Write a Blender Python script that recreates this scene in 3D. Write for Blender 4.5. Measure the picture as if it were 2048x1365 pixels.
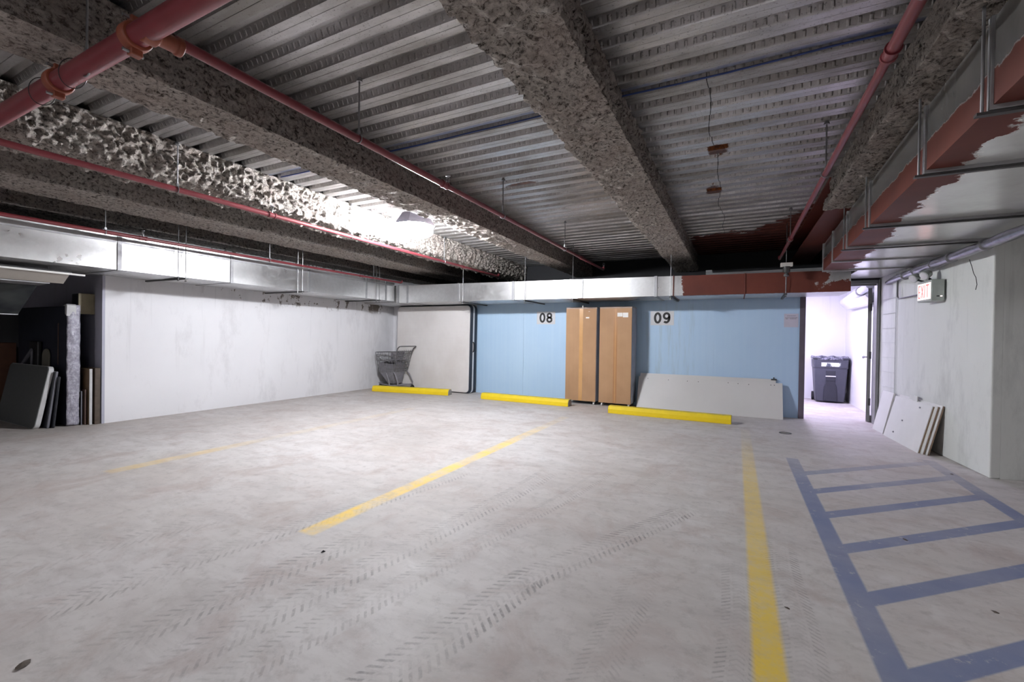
import bpy, bmesh, math, random
from mathutils import Vector, Matrix, noise
for o in list(bpy.data.objects): bpy.data.objects.remove(o)
SC = bpy.context.scene; COL = SC.collection
R = math.radians
random.seed(7)

# ---------------------------------------------------------------- camera, world, exposure
cam_d = bpy.data.cameras.new('camera'); cam = bpy.data.objects.new('camera', cam_d); COL.objects.link(cam)
cam_d.sensor_width = 36; cam_d.lens = 881.9/2048*36; cam_d.clip_start = .05; cam_d.clip_end = 100
yaw, pitch, roll = R(-26.91), R(-.493), R(.835)
f = Vector((math.sin(yaw)*math.cos(pitch), math.cos(yaw)*math.cos(pitch), math.sin(pitch)))
r = Vector((math.cos(yaw), -math.sin(yaw), 0)); u = r.cross(f)
r2 = r*math.cos(roll)+u*math.sin(roll); u2 = -r*math.sin(roll)+u*math.cos(roll)
m = Matrix((r2, u2, -f)).transposed().to_4x4(); m.translation = Vector((0, 0, 1.25)); cam.matrix_world = m
SC.camera = cam
w = bpy.data.worlds.new('world'); SC.world = w; w.use_nodes = True
w.node_tree.nodes['Background'].inputs[0].default_value = (.8, .85, 1, 1)
w.node_tree.nodes['Background'].inputs[1].default_value = .05
SC.view_settings.view_transform = 'Standard'; SC.view_settings.look = 'None'
SC.view_settings.exposure = 0.57; SC.view_settings.gamma = 1.0; SC.view_settings.use_curve_mapping = False
_c = SC.cycles; _c.max_bounces = 5; _c.diffuse_bounces = 3; _c.glossy_bounces = 3; _c.transmission_bounces = 2
_c.caustics_reflective = False; _c.caustics_refractive = False; _c.use_adaptive_sampling = True; _c.adaptive_threshold = .06
LAMP_MAIN = 660.0; LAMP_BASE = 105.0; LAMP_REAR = 52.0; LAMP_BACKROOM = 230.0
def light(name, kind, loc, energy, size=.3, color=(1, 1, 1), rot=(0, 0, 0)):
    d = bpy.data.lights.new(name, kind); d.energy = energy; d.color = color
    if kind == 'AREA': d.shape = 'DISK'; d.size = size
    else: d.shadow_soft_size = size
    o = bpy.data.objects.new(name, d); o.location = loc; o.rotation_euler = rot; COL.objects.link(o); return o

# ---------------------------------------------------------------- material helpers
class NT:
    def __init__(s, name):
        s.m = bpy.data.materials.new(name); s.m.use_nodes = True; s.t = s.m.node_tree
        s.b = s.t.nodes['Principled BSDF']; s._p = None
    def n(s, ty, ins=None, **kw):
        x = s.t.nodes.new(ty)
        for k, v in kw.items(): setattr(x, k, v)
        for k, v in (ins or {}).items(): s.set(x.inputs[k], v)
        return x
    def set(s, sock, v):
        if isinstance(v, bpy.types.NodeSocket): s.t.links.new(v, sock)
        elif isinstance(v, bpy.types.Node): s.t.links.new(v.outputs[0], sock)
        elif isinstance(v, tuple) and len(v) == 3 and sock.type == 'RGBA': sock.default_value = (*v, 1)
        else: sock.default_value = v
    def pos(s):
        if not s._p: s._p = s.n('ShaderNodeNewGeometry').outputs['Position']
        return s._p
    def xyz(s):
        if not hasattr(s, '_x'): s._x = s.n('ShaderNodeSeparateXYZ', {0: s.pos()})
        return s._x.outputs
    def math(s, op, a, b=0.0, c=0.0, clamp=False):
        return s.n('ShaderNodeMath', {0: a, 1: b, 2: c}, operation=op, use_clamp=clamp).outputs[0]
    def map(s, v, a, b, c=0.0, d=1.0):
        return s.n('ShaderNodeMapRange', {0: v, 1: a, 2: b, 3: c, 4: d}).outputs[0]
    def noise(s, scale, detail=3, rough=.6, vec=None, stretch=None, dist=0.0):
        v = vec or s.pos()
        if stretch: v = s.n('ShaderNodeMapping', {0: v, 3: stretch}).outputs[0]
        return s.n('ShaderNodeTexNoise', {'Vector': v, 'Scale': scale, 'Detail': detail, 'Roughness': rough, 'Distortion': dist}).outputs[0]
    def voro(s, scale, feature='F1', stretch=None, out=0):
        v = s.pos()
        if stretch: v = s.n('ShaderNodeMapping', {0: v, 3: stretch}).outputs[0]
        return s.n('ShaderNodeTexVoronoi', {'Vector': v, 'Scale': scale}, feature=feature).outputs[out]
    def mix(s, fac, a, b, mode='MIX'):
        x = s.n('ShaderNodeMix', data_type='RGBA', blend_type=mode)
        s.set(x.inputs[0], fac); s.set(x.inputs[6], a); s.set(x.inputs[7], b); return x.outputs[2]
    def rect(s, x0, x1, y0, y1, e=.006, cx=None, cy=None):
        X = cx or s.xyz()[0]; Y = cy or s.xyz()[1]
        a = s.map(X, x0-e, x0+e); b = s.map(X, x1-e, x1+e, 1, 0); c = s.map(Y, y0-e, y0+e); d = s.map(Y, y1-e, y1+e, 1, 0)
        return s.math('MULTIPLY', s.math('MULTIPLY', a, b), s.math('MULTIPLY', c, d))
    def bump(s, h, strength=.3, dist=.01, prev=None):
        x = s.n('ShaderNodeBump', {'Strength': strength, 'Distance': dist, 'Height': h})
        if prev: s.set(x.inputs['Normal'], prev)
        return x.outputs[0]
    def out(s, color=None, rough=None, metal=None, normal=None, **kw):
        if color is not None: s.set(s.b.inputs['Base Color'], color)
        if rough is not None: s.set(s.b.inputs['Roughness'], rough)
        if metal is not None: s.set(s.b.inputs['Metallic'], metal)
        if normal is not None: s.set(s.b.inputs['Normal'], normal)
        for k, v in kw.items(): s.set(s.b.inputs[k.replace('_', ' ')], v)
        return s.m
def srgb(r, g, b):
    return tuple(((c/255)/12.92 if c/255 <= .04045 else ((c/255+.055)/1.055)**2.4) for c in (r, g, b))
def simple(name, col, rough=.6, metal=0.0, var=.12, scale=8, bump=0.0, bscale=60):
    t = NT(name); c = srgb(*col); n = t.noise(scale, 4)
    k = t.map(n, .3, .7, 1-var, 1+var*.6)
    cc = t.n('ShaderNodeVectorMath', {0: c, 3: k}, operation='SCALE').outputs[0]
    return t.out(cc, rough, metal, t.bump(t.noise(bscale, 3), bump, .004) if bump else None)
def emit(name, col, s):
    t = NT(name); return t.out(col, .5, Emission_Color=(*col, 1), Emission_Strength=s)

# ---------------------------------------------------------------- mesh helpers
class MB:
    def __init__(s): s.v = []; s.f = []
    def add(s, vs, fs):
        o = len(s.v); s.v += [tuple(v) for v in vs]; s.f += [tuple(i+o for i in q) for q in fs]; return s
    def box(s, x0, x1, y0, y1, z0, z1, M=None):
        vs = [Vector((x, y, z)) for z in (z0, z1) for y in (y0, y1) for x in (x0, x1)]
        if M: vs = [M @ v for v in vs]
        return s.add(vs, [(0, 2, 3, 1), (4, 5, 7, 6), (0, 1, 5, 4), (2, 6, 7, 3), (0, 4, 6, 2), (1, 3, 7, 5)])
    def bar(s, a, b, w=.02, h=None, up=(0, 0, 1)):
        a = Vector(a); b = Vector(b); h = h or w; d = (b-a).normalized(); up = Vector(up)
        if abs(d.dot(up)) > .98: up = Vector((1, 0, 0))
        x = d.cross(up).normalized()*w/2; y = x.cross(d).normalized()*h/2
        vs = [p+i*x+j*y for p in (a, b) for i, j in ((-1, -1), (1, -1), (1, 1), (-1, 1))]
        return s.add(vs, [(0, 1, 2, 3), (7, 6, 5, 4), (0, 4, 5, 1), (1, 5, 6, 2), (2, 6, 7, 3), (3, 7, 4, 0)])
    def tube(s, pts, rad=.01, n=12, cap=True):
        pts = [Vector(p) for p in pts]; rs = rad if isinstance(rad, (list, tuple)) else [rad]*len(pts)
        o = len(s.v); prev = None
        for i, p in enumerate(pts):
            d = (pts[min(i+1, len(pts)-1)]-pts[max(i-1, 0)]).normalized()
            if prev is None:
                a = Vector((0, 0, 1)) if abs(d.z) < .9 else Vector((1, 0, 0)); x = d.cross(a).normalized()
            else: x = (prev-d*prev.dot(d)).normalized()
            prev = x; y = d.cross(x)
            for k in range(n):
                t = 2*math.pi*k/n; s.v.append(tuple(p+rs[i]*(x*math.cos(t)+y*math.sin(t))))
        for i in range(len(pts)-1):
            for k in range(n):
                a = o+i*n+k; b = o+i*n+(k+1) % n; s.f.append((a, b, b+n, a+n))
        if cap:
            s.f.append(tuple(o+k for k in reversed(range(n)))); e = o+(len(pts)-1)*n; s.f.append(tuple(e+k for k in range(n)))
        return s
    def lathe(s, prof, c=(0, 0, 0), n=24, axis='Z', M=None):
        o = len(s.v); c = Vector(c)
        for rr, z in prof:
            for k in range(n):
                t = 2*math.pi*k/n; a, b = rr*math.cos(t), rr*math.sin(t)
                v = {'Z': Vector((a, b, z)), 'Y': Vector((a, z, b)), 'X': Vector((z, a, b))}[axis]
                if M: v = M @ v
                s.v.append(tuple(c+v))
        for i in range(len(prof)-1):
            for k in range(n):
                a = o+i*n+k; b = o+i*n+(k+1) % n; s.f.append((a, b, b+n, a+n))
        s.f.append(tuple(o+k for k in reversed(range(n)))); e = o+(len(prof)-1)*n; s.f.append(tuple(e+k for k in range(n)))
        return s
    def prism(s, poly, d0, d1, axis='Y', M=None):
        k = len(poly); fn = {'Y': lambda a, b, d: (a, d, b), 'X': lambda a, b, d: (d, a, b), 'Z': lambda a, b, d: (a, b, d)}[axis]
        vs = [Vector(fn(a, b, d)) for d in (d0, d1) for a, b in poly]
        if M: vs = [M @ v for v in vs]
        return s.add(vs, [tuple(range(k)), tuple(reversed(range(k, 2*k)))]+[(i, i+k, (i+1) % k+k, (i+1) % k) for i in range(k)])
    def build(s, name, mat, parent=None, bevel=0.0, smooth=False, seg=2):
        me = bpy.data.meshes.new(name); me.from_pydata(s.v, [], s.f); me.update()
        bm = bmesh.new(); bm.from_mesh(me); bmesh.ops.recalc_face_normals(bm, faces=bm.faces); bm.to_mesh(me); bm.free()
        ob = bpy.data.objects.new(name, me); COL.objects.link(ob)
        if parent: ob.parent = parent; ob.location = (0, 0, 0); ob.matrix_parent_inverse = Matrix.Translation(-parent.location) if False else Matrix()
        ob.data.materials.append(mat)
        if smooth:
            for p in me.polygons: p.use_smooth = True
            me.set_sharp_from_angle(angle=R(40))
        if bevel:
            b = ob.modifiers.new('bevel', 'BEVEL'); b.width = bevel; b.segments = seg; b.limit_method = 'ANGLE'; b.angle_limit = R(40)
        return ob
def tag(o, label=None, cat=None, group=None, kind=None):
    if label: o['label'] = label
    if cat: o['category'] = cat
    if group: o['group'] = group
    if kind: o['kind'] = kind
    return o
def thing(name, label, cat, loc=(0, 0, 0), rz=0, group=None):
    o = bpy.data.objects.new(name, None); o.location = loc; o.rotation_euler = (0, 0, rz); o.empty_display_size = .1
    COL.objects.link(o); return tag(o, label, cat, group)
def copy_tree(o, parent=None):
    c = o.copy(); COL.objects.link(c)
    if parent: c.parent = parent
    for ch in list(o.children): copy_tree(ch, c)
    return c
def struct(ob): ob['kind'] = 'structure'; return ob
def textmesh(name, txt, size, mat, parent, loc, rot, off=0.0, extrude=.0008, spacing=1.0, xs=1.0):
    c = bpy.data.curves.new(name, 'FONT'); c.body = txt; c.size = size; c.offset = off; c.extrude = extrude
    c.align_x = 'CENTER'; c.align_y = 'CENTER'; c.space_character = spacing
    t = bpy.data.objects.new(name, c); COL.objects.link(t); bpy.context.view_layer.update()
    me = bpy.data.meshes.new_from_object(t.evaluated_get(bpy.context.evaluated_depsgraph_get()))
    bpy.data.objects.remove(t)
    ob = bpy.data.objects.new(name, me); COL.objects.link(ob); me.materials.clear(); me.materials.append(mat)
    ob.location = loc; ob.rotation_euler = rot; ob.scale = (xs, 1, 1)
    if parent: ob.parent = parent
    return ob

# ---------------------------------------------------------------- materials
def m_floor():
    t = NT('floor concrete'); X, Y, Z = t.xyz()
    big = t.noise(.55, 5, .6); mid = t.noise(2.2, 6, .7, dist=.6); fine = t.noise(14, 6, .7)
    rotv = t.n('ShaderNodeMapping', {0: t.pos(), 2: (0, 0, R(-38)), 3: (1.6, 4.2, 1)}).outputs[0]
    streak = t.noise(1.3, 6, .72, vec=rotv, dist=.4)
    c = t.mix(t.map(big, .35, .65), srgb(196, 188, 183), srgb(213, 208, 206))
    c = t.mix(t.map(streak, .44, .68, 0, .55), c, srgb(174, 167, 164))
    c = t.mix(t.map(mid, .5, .66, 0, .6), c, srgb(180, 165, 159))
    c = t.mix(t.map(mid, .25, .42, .45, 0), c, srgb(222, 219, 218))
    c = t.mix(t.map(fine, .52, .7, 0, .45), c, srgb(156, 149, 146))
    warp = t.n('ShaderNodeTexNoise', {'Vector': t.pos(), 'Scale': .5, 'Detail': 1.0})
    wx = t.math('ADD', X, t.math('MULTIPLY', t.math('SUBTRACT', warp.outputs[0], .5), .22))
    dust = t.math('MULTIPLY', t.map(t.noise(2.0, 5, .7), .38, .58, .1, 1), t.map(t.noise(18, 5, .8), .4, .54, .45, 1))
    bumpsum = None
    # tyre tread prints: bands with a chevron lug pattern
    def tread(p, q, width, amp, pitch=.036, fade=.4):
        L = math.hypot(q[0]-p[0], q[1]-p[1]); nx, ny = (q[0]-p[0])/L, (q[1]-p[1])/L
        s = t.math('SUBTRACT', t.math('ADD', t.math('MULTIPLY', wx, nx), t.math('MULTIPLY', Y, ny)), p[0]*nx+p[1]*ny)
        d = t.math('SUBTRACT', t.math('ADD', t.math('MULTIPLY', wx, ny), t.math('MULTIPLY', Y, -nx)), p[0]*ny-p[1]*nx)
        ad = t.math('ABSOLUTE', d)
        band = t.map(ad, width*.46, width*.5, 1, 0)
        lug = t.map(t.math('SINE', t.math('MULTIPLY', t.math('ADD', s, t.math('ADD', t.math('MULTIPLY', ad, .75), t.math('MULTIPLY', fine, .02))), 2*math.pi/pitch)), .0, .8)
        groove = t.map(t.math('ABSOLUTE', t.math('SUBTRACT', ad, width*.2)), .004, .009, 0, 1)
        core = t.map(ad, width*.12, width*.2, .35, 1)
        e = t.math('MULTIPLY', t.math('MULTIPLY', t.math('MULTIPLY', lug, groove), core), band)
        rng = t.math('MULTIPLY', t.map(s, 0, fade), t.map(s, L-fade, L, 1, 0))
        return t.math('MULTIPLY', t.math('MULTIPLY', e, t.math('MULTIPLY', rng, dust)), amp)
    for a in (((-1.3, .3), (-.93, 2.15), .20, .95, .042, .1), ((-1.0, 1.95), (-.28, 3.5), .19, .9, .042, .15), ((-2.75, .6), (-2.2, 3.6), .18, .75, .04), ((-1.86, .5), (-1.52, 3.9), .2, .8, .042),
              ((-1.62, .7), (-1.02, 4.4), .17, .6, .036), ((-2.2, .5), (-2.0, 2.2), .2, .6, .045), ((.0, .5), (.05, 3.0), .17, .6, .03), ((.24, .8), (.29, 3.4), .17, .65, .03),
              ((-.5, .9), (-.42, 2.6), .18, .5, .03), ((-.8, 3.2), (-.3, 6.3), .18, .4, .036), ((-3.4, .6), (-3.0, 2.0), .2, .45, .045)):
        e = tread(*a); c = t.mix(t.math('MULTIPLY', e, 1.0), c, srgb(142, 136, 134)); bumpsum = e if bumpsum is None else t.math('MAXIMUM', bumpsum, e)
    # paint
    wear = t.noise(9, 8, .8); wear2 = t.noise(2.5, 5, .7)
    blue = None
    rects = [t.rect(.50, .61, -1, 5.55), t.rect(1.79, 1.90, 3.0, 6.2)]
    D = t.math('SUBTRACT', Y, t.math('MULTIPLY', X, .90))       # stripes at about 42 degrees
    inside = t.map(X, .60, .605); inside2 = t.map(X, 1.80, 1.805, 1, 0)
    for y0 in (4.91, 4.35, 3.79, 3.21, 2.63, 2.05, 1.47, .89):
        rects.append(t.math('MULTIPLY', t.rect(.6, 1.82, y0-.54, y0-.54+.135, cy=D), 1.0))
    for q in rects: blue = q if blue is None else t.math('MAXIMUM', blue, q)
    bw = t.math('MULTIPLY', t.map(wear, .58, .64, 1, .35), t.map(Y, 4.6, 6.1, 1, .25))
    bw = t.math('MULTIPLY', bw, t.map(t.noise(1.5, 3), .3, .6, .75, 1))
    c = t.mix(t.math('MULTIPLY', t.math('MULTIPLY', blue, bw), .92), c, srgb(116, 127, 162))
    y3 = t.math('MULTIPLY', t.rect(.08, .193, -1, 7.0, .01), t.math('MULTIPLY', t.map(wear, .42, .72, 1, .45), t.map(Y, 4.4, 6.4, 1, .12)))
    y3 = t.math('MULTIPLY', y3, t.map(Y, 2.2, 3.6, 1, .72))
    c = t.mix(t.math('MULTIPLY', y3, t.map(Y, 1.6, 3.4, 1, .85)), c, srgb(238, 204, 82))
    y2 = t.math('MULTIPLY', t.rect(-2.45, -2.32, 1.88, 6.6, .015), t.math('MULTIPLY', t.map(wear2, .38, .62, .9, .25), t.map(Y, 4.0, 6.2, 1, .15)))
    y2 = t.math('MULTIPLY', y2, t.map(wear, .5, .75, 1, .5))
    c = t.mix(y2, c, srgb(250, 212, 92))
    y1 = t.math('MULTIPLY', t.rect(-5.02, -4.87, 1.86, 6.0, .02), t.math('MULTIPLY', t.map(wear2, .4, .65, .5, .15), t.map(Y, 2.4, 3.4, 1, .25)))
    c = t.mix(y1, c, srgb(240, 205, 110))
    # drips, cracks, specks
    cr = t.map(t.voro(.9, 'DISTANCE_TO_EDGE', out=0), .0, .004, 1, 0); crm = t.math('MULTIPLY', cr, t.map(X, .6, 1.2, 0, .12))
    c = t.mix(crm, c, srgb(120, 112, 108))
    sp = t.math('MULTIPLY', t.map(t.voro(5.5), .0, .035, 1, 0), t.map(t.noise(3.1, 1), .5, .6))
    c = t.mix(t.math('MULTIPLY', sp, .8), c, srgb(95, 90, 88))
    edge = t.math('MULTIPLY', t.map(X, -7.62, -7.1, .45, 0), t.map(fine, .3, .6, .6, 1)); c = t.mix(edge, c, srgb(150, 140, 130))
    n = t.bump(fine, .12, .004); n = t.bump(bumpsum, .35, .003, n); n = t.bump(t.noise(120, 2), .1, .001, n)
    return t.out(c, t.map(mid, .3, .7, .55, .75), 0.0, n)
def m_wall(name, base, stain, patches=False, stains=.4, rough=.75):
    t = NT(name); X, Y, Z = t.xyz()
    c = t.mix(t.map(t.noise(.8, 4), .35, .65, 0, .6), srgb(*base), srgb(*[min(255, int(q*.965)) for q in base]))
    st = t.noise(1.6, 6, .75, stretch=(1.5, 1.5, .55)); c = t.mix(t.map(st, .52, .75, 0, stains), c, srgb(*stain))
    dr = t.noise(3.5, 3, .6, stretch=(3, 3, .15)); c = t.mix(t.math('MULTIPLY', t.map(dr, .58, .72, 0, .35), t.map(Z, .4, 1.8)), c, srgb(*stain))
    h = t.noise(45, 4)
    if patches:
        pn = t.noise(2.6, 6, .75, stretch=(1, 1.3, .8))
        m = t.math('MULTIPLY', t.map(pn, .555, .565), t.math('MULTIPLY', t.map(Z, 1.74, 1.84), t.math('MULTIPLY', t.map(Y, 4.0, 4.3), t.map(Y, 8.0, 8.4, 1, 0))))
        c = t.mix(m, c, srgb(120, 112, 106))
        m2 = t.math('MULTIPLY', t.map(t.noise(9, 6, .8, stretch=(1, 1, .5)), .64, .68), t.math('MULTIPLY', t.map(Z, 1.35, 1.8, 0, .7), t.map(Y, 4.5, 5.5)))
        c = t.mix(m2, c, srgb(135, 128, 124))
    sc = t.math('MULTIPLY', t.map(t.noise(7, 8, .85, stretch=(1, 1, .35)), .68, .72, 0, .5), t.map(Z, .2, .5, 1, .5)); c = t.mix(sc, c, srgb(*stain))
    return t.out(c, rough, 0.0, t.bump(h, .15, .004))
def m_blue():
    t = NT('blue panel'); X, Y, Z = t.xyz()
    dr = t.noise(2.6, 5, .7, stretch=(3, 3, .2)); d2 = t.math('MULTIPLY', t.map(dr, .5, .68), t.rect(-1.45, -.5, .5, 1.9, .15, cy=Z))
    c = t.mix(t.map(t.noise(.9, 4), .35, .65), srgb(182, 209, 233), srgb(174, 203, 230))
    c = t.mix(t.map(t.noise(3, 2, stretch=(6, 6, .1)), .45, .6, 0, .25), c, srgb(190, 214, 235))
    c = t.mix(t.math('MULTIPLY', d2, .7), c, srgb(160, 178, 186))
    c = t.mix(t.map(t.noise(12, 7, .8), .68, .72, 0, .35), c, srgb(110, 130, 150))
    hue = t.map(X, -2, .9); c = t.mix(t.math('MULTIPLY', hue, .25), c, srgb(170, 188, 232))
    return t.out(c, .5, 0.0, t.bump(t.noise(2.5, 2, stretch=(3, 3, .1)), .04, .004))
def m_galv(name='galvanised steel', red=None, rough=.34, tint=(205, 205, 205), spangle=.6, metal=.88, dentk=.3, side_shade=False):
    t = NT(name); X, Y, Z = t.xyz()
    sp = t.n('ShaderNodeTexVoronoi', {'Vector': t.pos(), 'Scale': 26.0}).outputs[1]
    g = t.n('ShaderNodeSeparateColor', {0: sp}).outputs[0]
    base = srgb(*tint)
    c = t.mix(t.map(g, 0, 1, 0, .35*spangle), base, srgb(*[int(q*.85) for q in tint]))
    c = t.mix(t.map(t.noise(1.7, 5, .65), .45, .7, 0, .4), c, srgb(*[int(q*.8) for q in tint]))
    r_ = t.math('ADD', t.map(g, 0, 1, rough-.05, rough+.06), t.map(t.noise(2.3, 4), .3, .7, -.04, .1))
    mt = metal
    if red:
        mask = red(t); c = t.mix(mask, c, t.mix(t.map(t.noise(2.2, 4), .3, .7), srgb(108, 50, 36), srgb(90, 40, 29)))
        r_ = t.mix(mask, r_, (.62, .62, .62)); mt = t.math('MULTIPLY', t.math('SUBTRACT', 1.0, mask), metal)
    dent = t.bump(t.noise(1.3, 1), dentk, .03)
    if side_shade:
        d = t.math('MULTIPLY', t.math('MULTIPLY', t.map(Z, 2.24, 2.25), .85), t.math('SUBTRACT', 1.0, mask)); c = t.mix(d, c, t.mix(t.map(t.noise(2.5, 5, .7, stretch=(1, 1, .4)), .35, .65), srgb(104, 100, 96), srgb(70, 68, 66)))  # shade on the duct side, painted in as mottled dark grey
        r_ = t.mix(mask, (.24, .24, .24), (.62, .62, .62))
    return t.out(c, r_, mt, dent)
def m_deck():
    t = NT('ribbed steel deck'); X, Y, Z = t.xyz()
    red = t.math('MULTIPLY', t.map(t.math('ADD', t.math('SUBTRACT', Y, 7.85), t.math('ADD', t.math('MULTIPLY', t.math('MAXIMUM', t.math('SUBTRACT', X, .2), 0.0), 1.9), t.math('MULTIPLY', t.math('SUBTRACT', t.noise(2.2, 6, .7, stretch=(1, 3.2, 1)), .5), 1.9))), -.02, .02), t.map(X, -.75, -.7))
    sp = t.noise(24, 6, .75); dirt = t.noise(1.3, 5, .7, stretch=(.5, 1.6, 1))
    fleck = t.noise(85, 2, .6)
    c = t.mix(t.map(dirt, .38, .62), srgb(200, 199, 200), srgb(150, 147, 143))
    c = t.mix(t.map(sp, .55, .75, 0, .45), c, srgb(140, 136, 130))
    c = t.mix(t.map(fleck, .62, .7, 0, .6), c, srgb(90, 86, 82))
    # dust specks near the sprayed beams
    seamx = t.math('ADD', -.195, t.math('MULTIPLY', t.math('SUBTRACT', t.noise(1.4, 0, stretch=(0, 1, 0)), .5), .12))
    seam = t.math('MULTIPLY', t.map(t.math('ABSOLUTE', t.math('SUBTRACT', X, seamx)), .002, .004, 1, 0), t.map(Y, 3.1, 3.15)); c = t.mix(seam, c, srgb(30, 30, 32))
    # blue painted flute
    bl = t.math('MULTIPLY', t.rect(-6, .9, 3.02, 3.12, .01), t.map(t.noise(6, 4), .3, .5, .2, .6)); c = t.mix(bl, c, srgb(84, 104, 150))
    # rust marks
    def spot(x, y, rx, ry):
        d = t.math('SQRT', t.math('ADD', t.math('POWER', t.math('DIVIDE', t.math('SUBTRACT', X, x), rx), 2.0), t.math('POWER', t.math('DIVIDE', t.math('SUBTRACT', Y, y), ry), 2.0)))
        return t.map(t.math('ADD', d, t.math('MULTIPLY', t.math('SUBTRACT', t.noise(14, 4, .8), .5), 1.4)), .8, 1.0, 1, 0)
    rust = t.math('MAXIMUM', spot(-2.15, 4.42, .2, .07), t.math('MAXIMUM', spot(-.17, 4.36, .09, .16), spot(-.25, 5.5, .09, .18)))
    c = t.mix(rust, c, t.mix(t.map(sp, .4, .6), srgb(110, 62, 30), srgb(70, 42, 28)))
    c = t.mix(red, c, t.mix(t.map(t.noise(2.2, 4), .3, .7), srgb(100, 46, 34), srgb(80, 36, 27)))
    # embossed dimples along the webs
    P = .197
    ph = t.math('FRACT', t.math('DIVIDE', Y, P))
    near = t.map(t.math('ABSOLUTE', t.math('SUBTRACT', ph, .94)), .025, .04, 1, 0)
    dm = t.map(t.math('SINE', t.math('MULTIPLY', X, 2*math.pi/.05)), .3, .9)
    dimple = t.math('MULTIPLY', near, dm)
    n = t.bump(dimple, .55, .006); n = t.bump(t.noise(5, 3, stretch=(.3, 1, 1)), .25, .01, n); n = t.bump(fleck, .15, .002, n)
    r_ = t.mix(red, t.map(dirt, .3, .7, .3, .5), (.7, .7, .7))
    return t.out(c, r_, t.math('MULTIPLY', t.math('SUBTRACT', 1.0, red), .82), n)
def m_spray():
    t = NT('sprayed fireproofing')
    n1 = t.noise(30, 6, .78, dist=.5); n2 = t.noise(3, 4); n3 = t.noise(60, 4, .8)
    c = t.mix(t.map(n1, .42, .56), srgb(206, 198, 190), srgb(168, 160, 152))
    c = t.mix(t.map(n1, .54, .60), c, srgb(70, 62, 57))  # dark pits carry the shade of their hollows in the colour
    c = t.mix(t.map(n3, .56, .64, 0, .5), c, srgb(96, 88, 82))
    c = t.mix(t.map(n2, .45, .65, 0, .3), c, srgb(168, 148, 138))
    n = t.bump(t.math('SUBTRACT', 1.0, n1), 1.0, .03); n = t.bump(n3, .7, .01, n)
    return t.out(c, .95, 0.0, n)
M = {}
M['floor'] = m_floor()
M['white_wall'] = m_wall('white painted wall', (232, 231, 234), (178, 176, 178), patches=True)
M['right_wall'] = m_wall('pale grey painted wall', (226, 228, 225), (172, 174, 172), stains=.5)
M['bright_wall'] = m_wall('bright white wall', (240, 240, 242), (215, 215, 216), stains=.2)
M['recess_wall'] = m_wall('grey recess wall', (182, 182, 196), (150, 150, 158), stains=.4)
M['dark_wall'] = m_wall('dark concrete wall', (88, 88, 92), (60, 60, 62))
M['blue'] = m_blue()
M['deck'] = m_deck()
M['spray'] = m_spray()
M['galv'] = m_galv()
M['galv_dull'] = m_galv('dull galvanised strap', rough=.5, tint=(170, 170, 172), metal=.8)
def _duct_red(t):
    X, Y, Z = t.xyz(); n = t.math('MULTIPLY', t.math('SUBTRACT', t.noise(6, 6, .7), .5), .5)
    a = t.map(t.math('ADD', X, n), -.82, -.80)
    corner = t.math('MULTIPLY', t.map(t.math('ADD', X, n), 1.16, 1.18), t.map(t.math('ADD', Z, t.math('MULTIPLY', n, .5)), 2.12, 2.125))
    front = t.map(t.math('ADD', Y, t.math('MULTIPLY', n, .35)), 7.66, 7.68, 1, 0)
    return t.math('MULTIPLY', t.math('MULTIPLY', a, t.math('SUBTRACT', 1.0, corner)), front)
M['galv_red'] = m_galv('galvanised steel with red primer overspray', red=_duct_red)
def _duct_red2(t):
    X, Y, Z = t.xyz(); n = t.math('MULTIPLY', t.math('SUBTRACT', t.noise(4, 6, .7), .5), .35)
    lim = t.map(Y, 2, 7, 1.03, 1.34)
    a = t.map(t.math('SUBTRACT', t.math('ADD', X, n), lim), -.005, .005, 1, 0)
    z = t.map(t.math('ADD', Z, t.math('MULTIPLY', n, .3)), 2.37, 2.38, 1, 0)
    y = t.map(Y, 2.3, 2.9)
    return t.math('MULTIPLY', a, t.math('MAXIMUM', t.math('MULTIPLY', z, 1.0), 0.0))
M['galv_duct_right'] = m_galv('pale galvanised duct with red primer edge', red=_duct_red2, rough=.2, tint=(226, 228, 226), spangle=.05, metal=.4, dentk=.12, side_shade=True)
M['red_pipe'] = simple('red sprinkler pipe', (118, 48, 54), .36, 0, .15, 5)
M['orange'] = simple('orange coupling', (136, 72, 52), .45, 0, .15, 12)
M['steel'] = simple('zinc rod', (150, 150, 152), .4, .8, .1)
M['primer'] = simple('red primer steel', (104, 50, 40), .6, 0, .2, 2)
M['dark_galv'] = simple('dark grey duct side', (112, 106, 100), .5, .5, .4, 3)
M['darksteel'] = simple('dark strut steel', (84, 84, 84), .5, .6, .15)
M['yellow'] = None
t = NT('yellow curb paint'); n = t.noise(6, 7, .8); up = t.n('ShaderNodeSeparateXYZ', {0: t.n('ShaderNodeNewGeometry').outputs['Normal']}).outputs[2]
c = t.mix(t.map(n, .3, .6, 0, .35), srgb(244, 214, 22), srgb(226, 190, 30))
c = t.mix(t.math('MULTIPLY', t.map(up, .5, .8), t.map(n, .38, .6, .2, .75)), c, srgb(186, 168, 84)); c = t.mix(t.map(t.noise(22, 6, .8), .66, .7), c, srgb(150, 140, 110))
M['yellow'] = t.out(c, .6, 0.0, t.bump(t.noise(40, 3), .2, .003))
M['concrete'] = simple('bare concrete', (150, 146, 140), .8, 0, .2, 20, .3)
t = NT('quilted mattress fabric'); X, Y, Z = t.xyz()
dd = t.math('MULTIPLY', t.math('SINE', t.math('MULTIPLY', t.math('ADD', X, Z), 90.0)), t.math('SINE', t.math('MULTIPLY', t.math('SUBTRACT', X, Z), 90.0)))
c = t.mix(t.map(t.noise(1.3, 4), .4, .65, 0, .6), srgb(222, 218, 216), srgb(206, 200, 196)); M['ticking'] = t.out(c, .85, 0.0, t.bump(dd, .35, .004))
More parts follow.
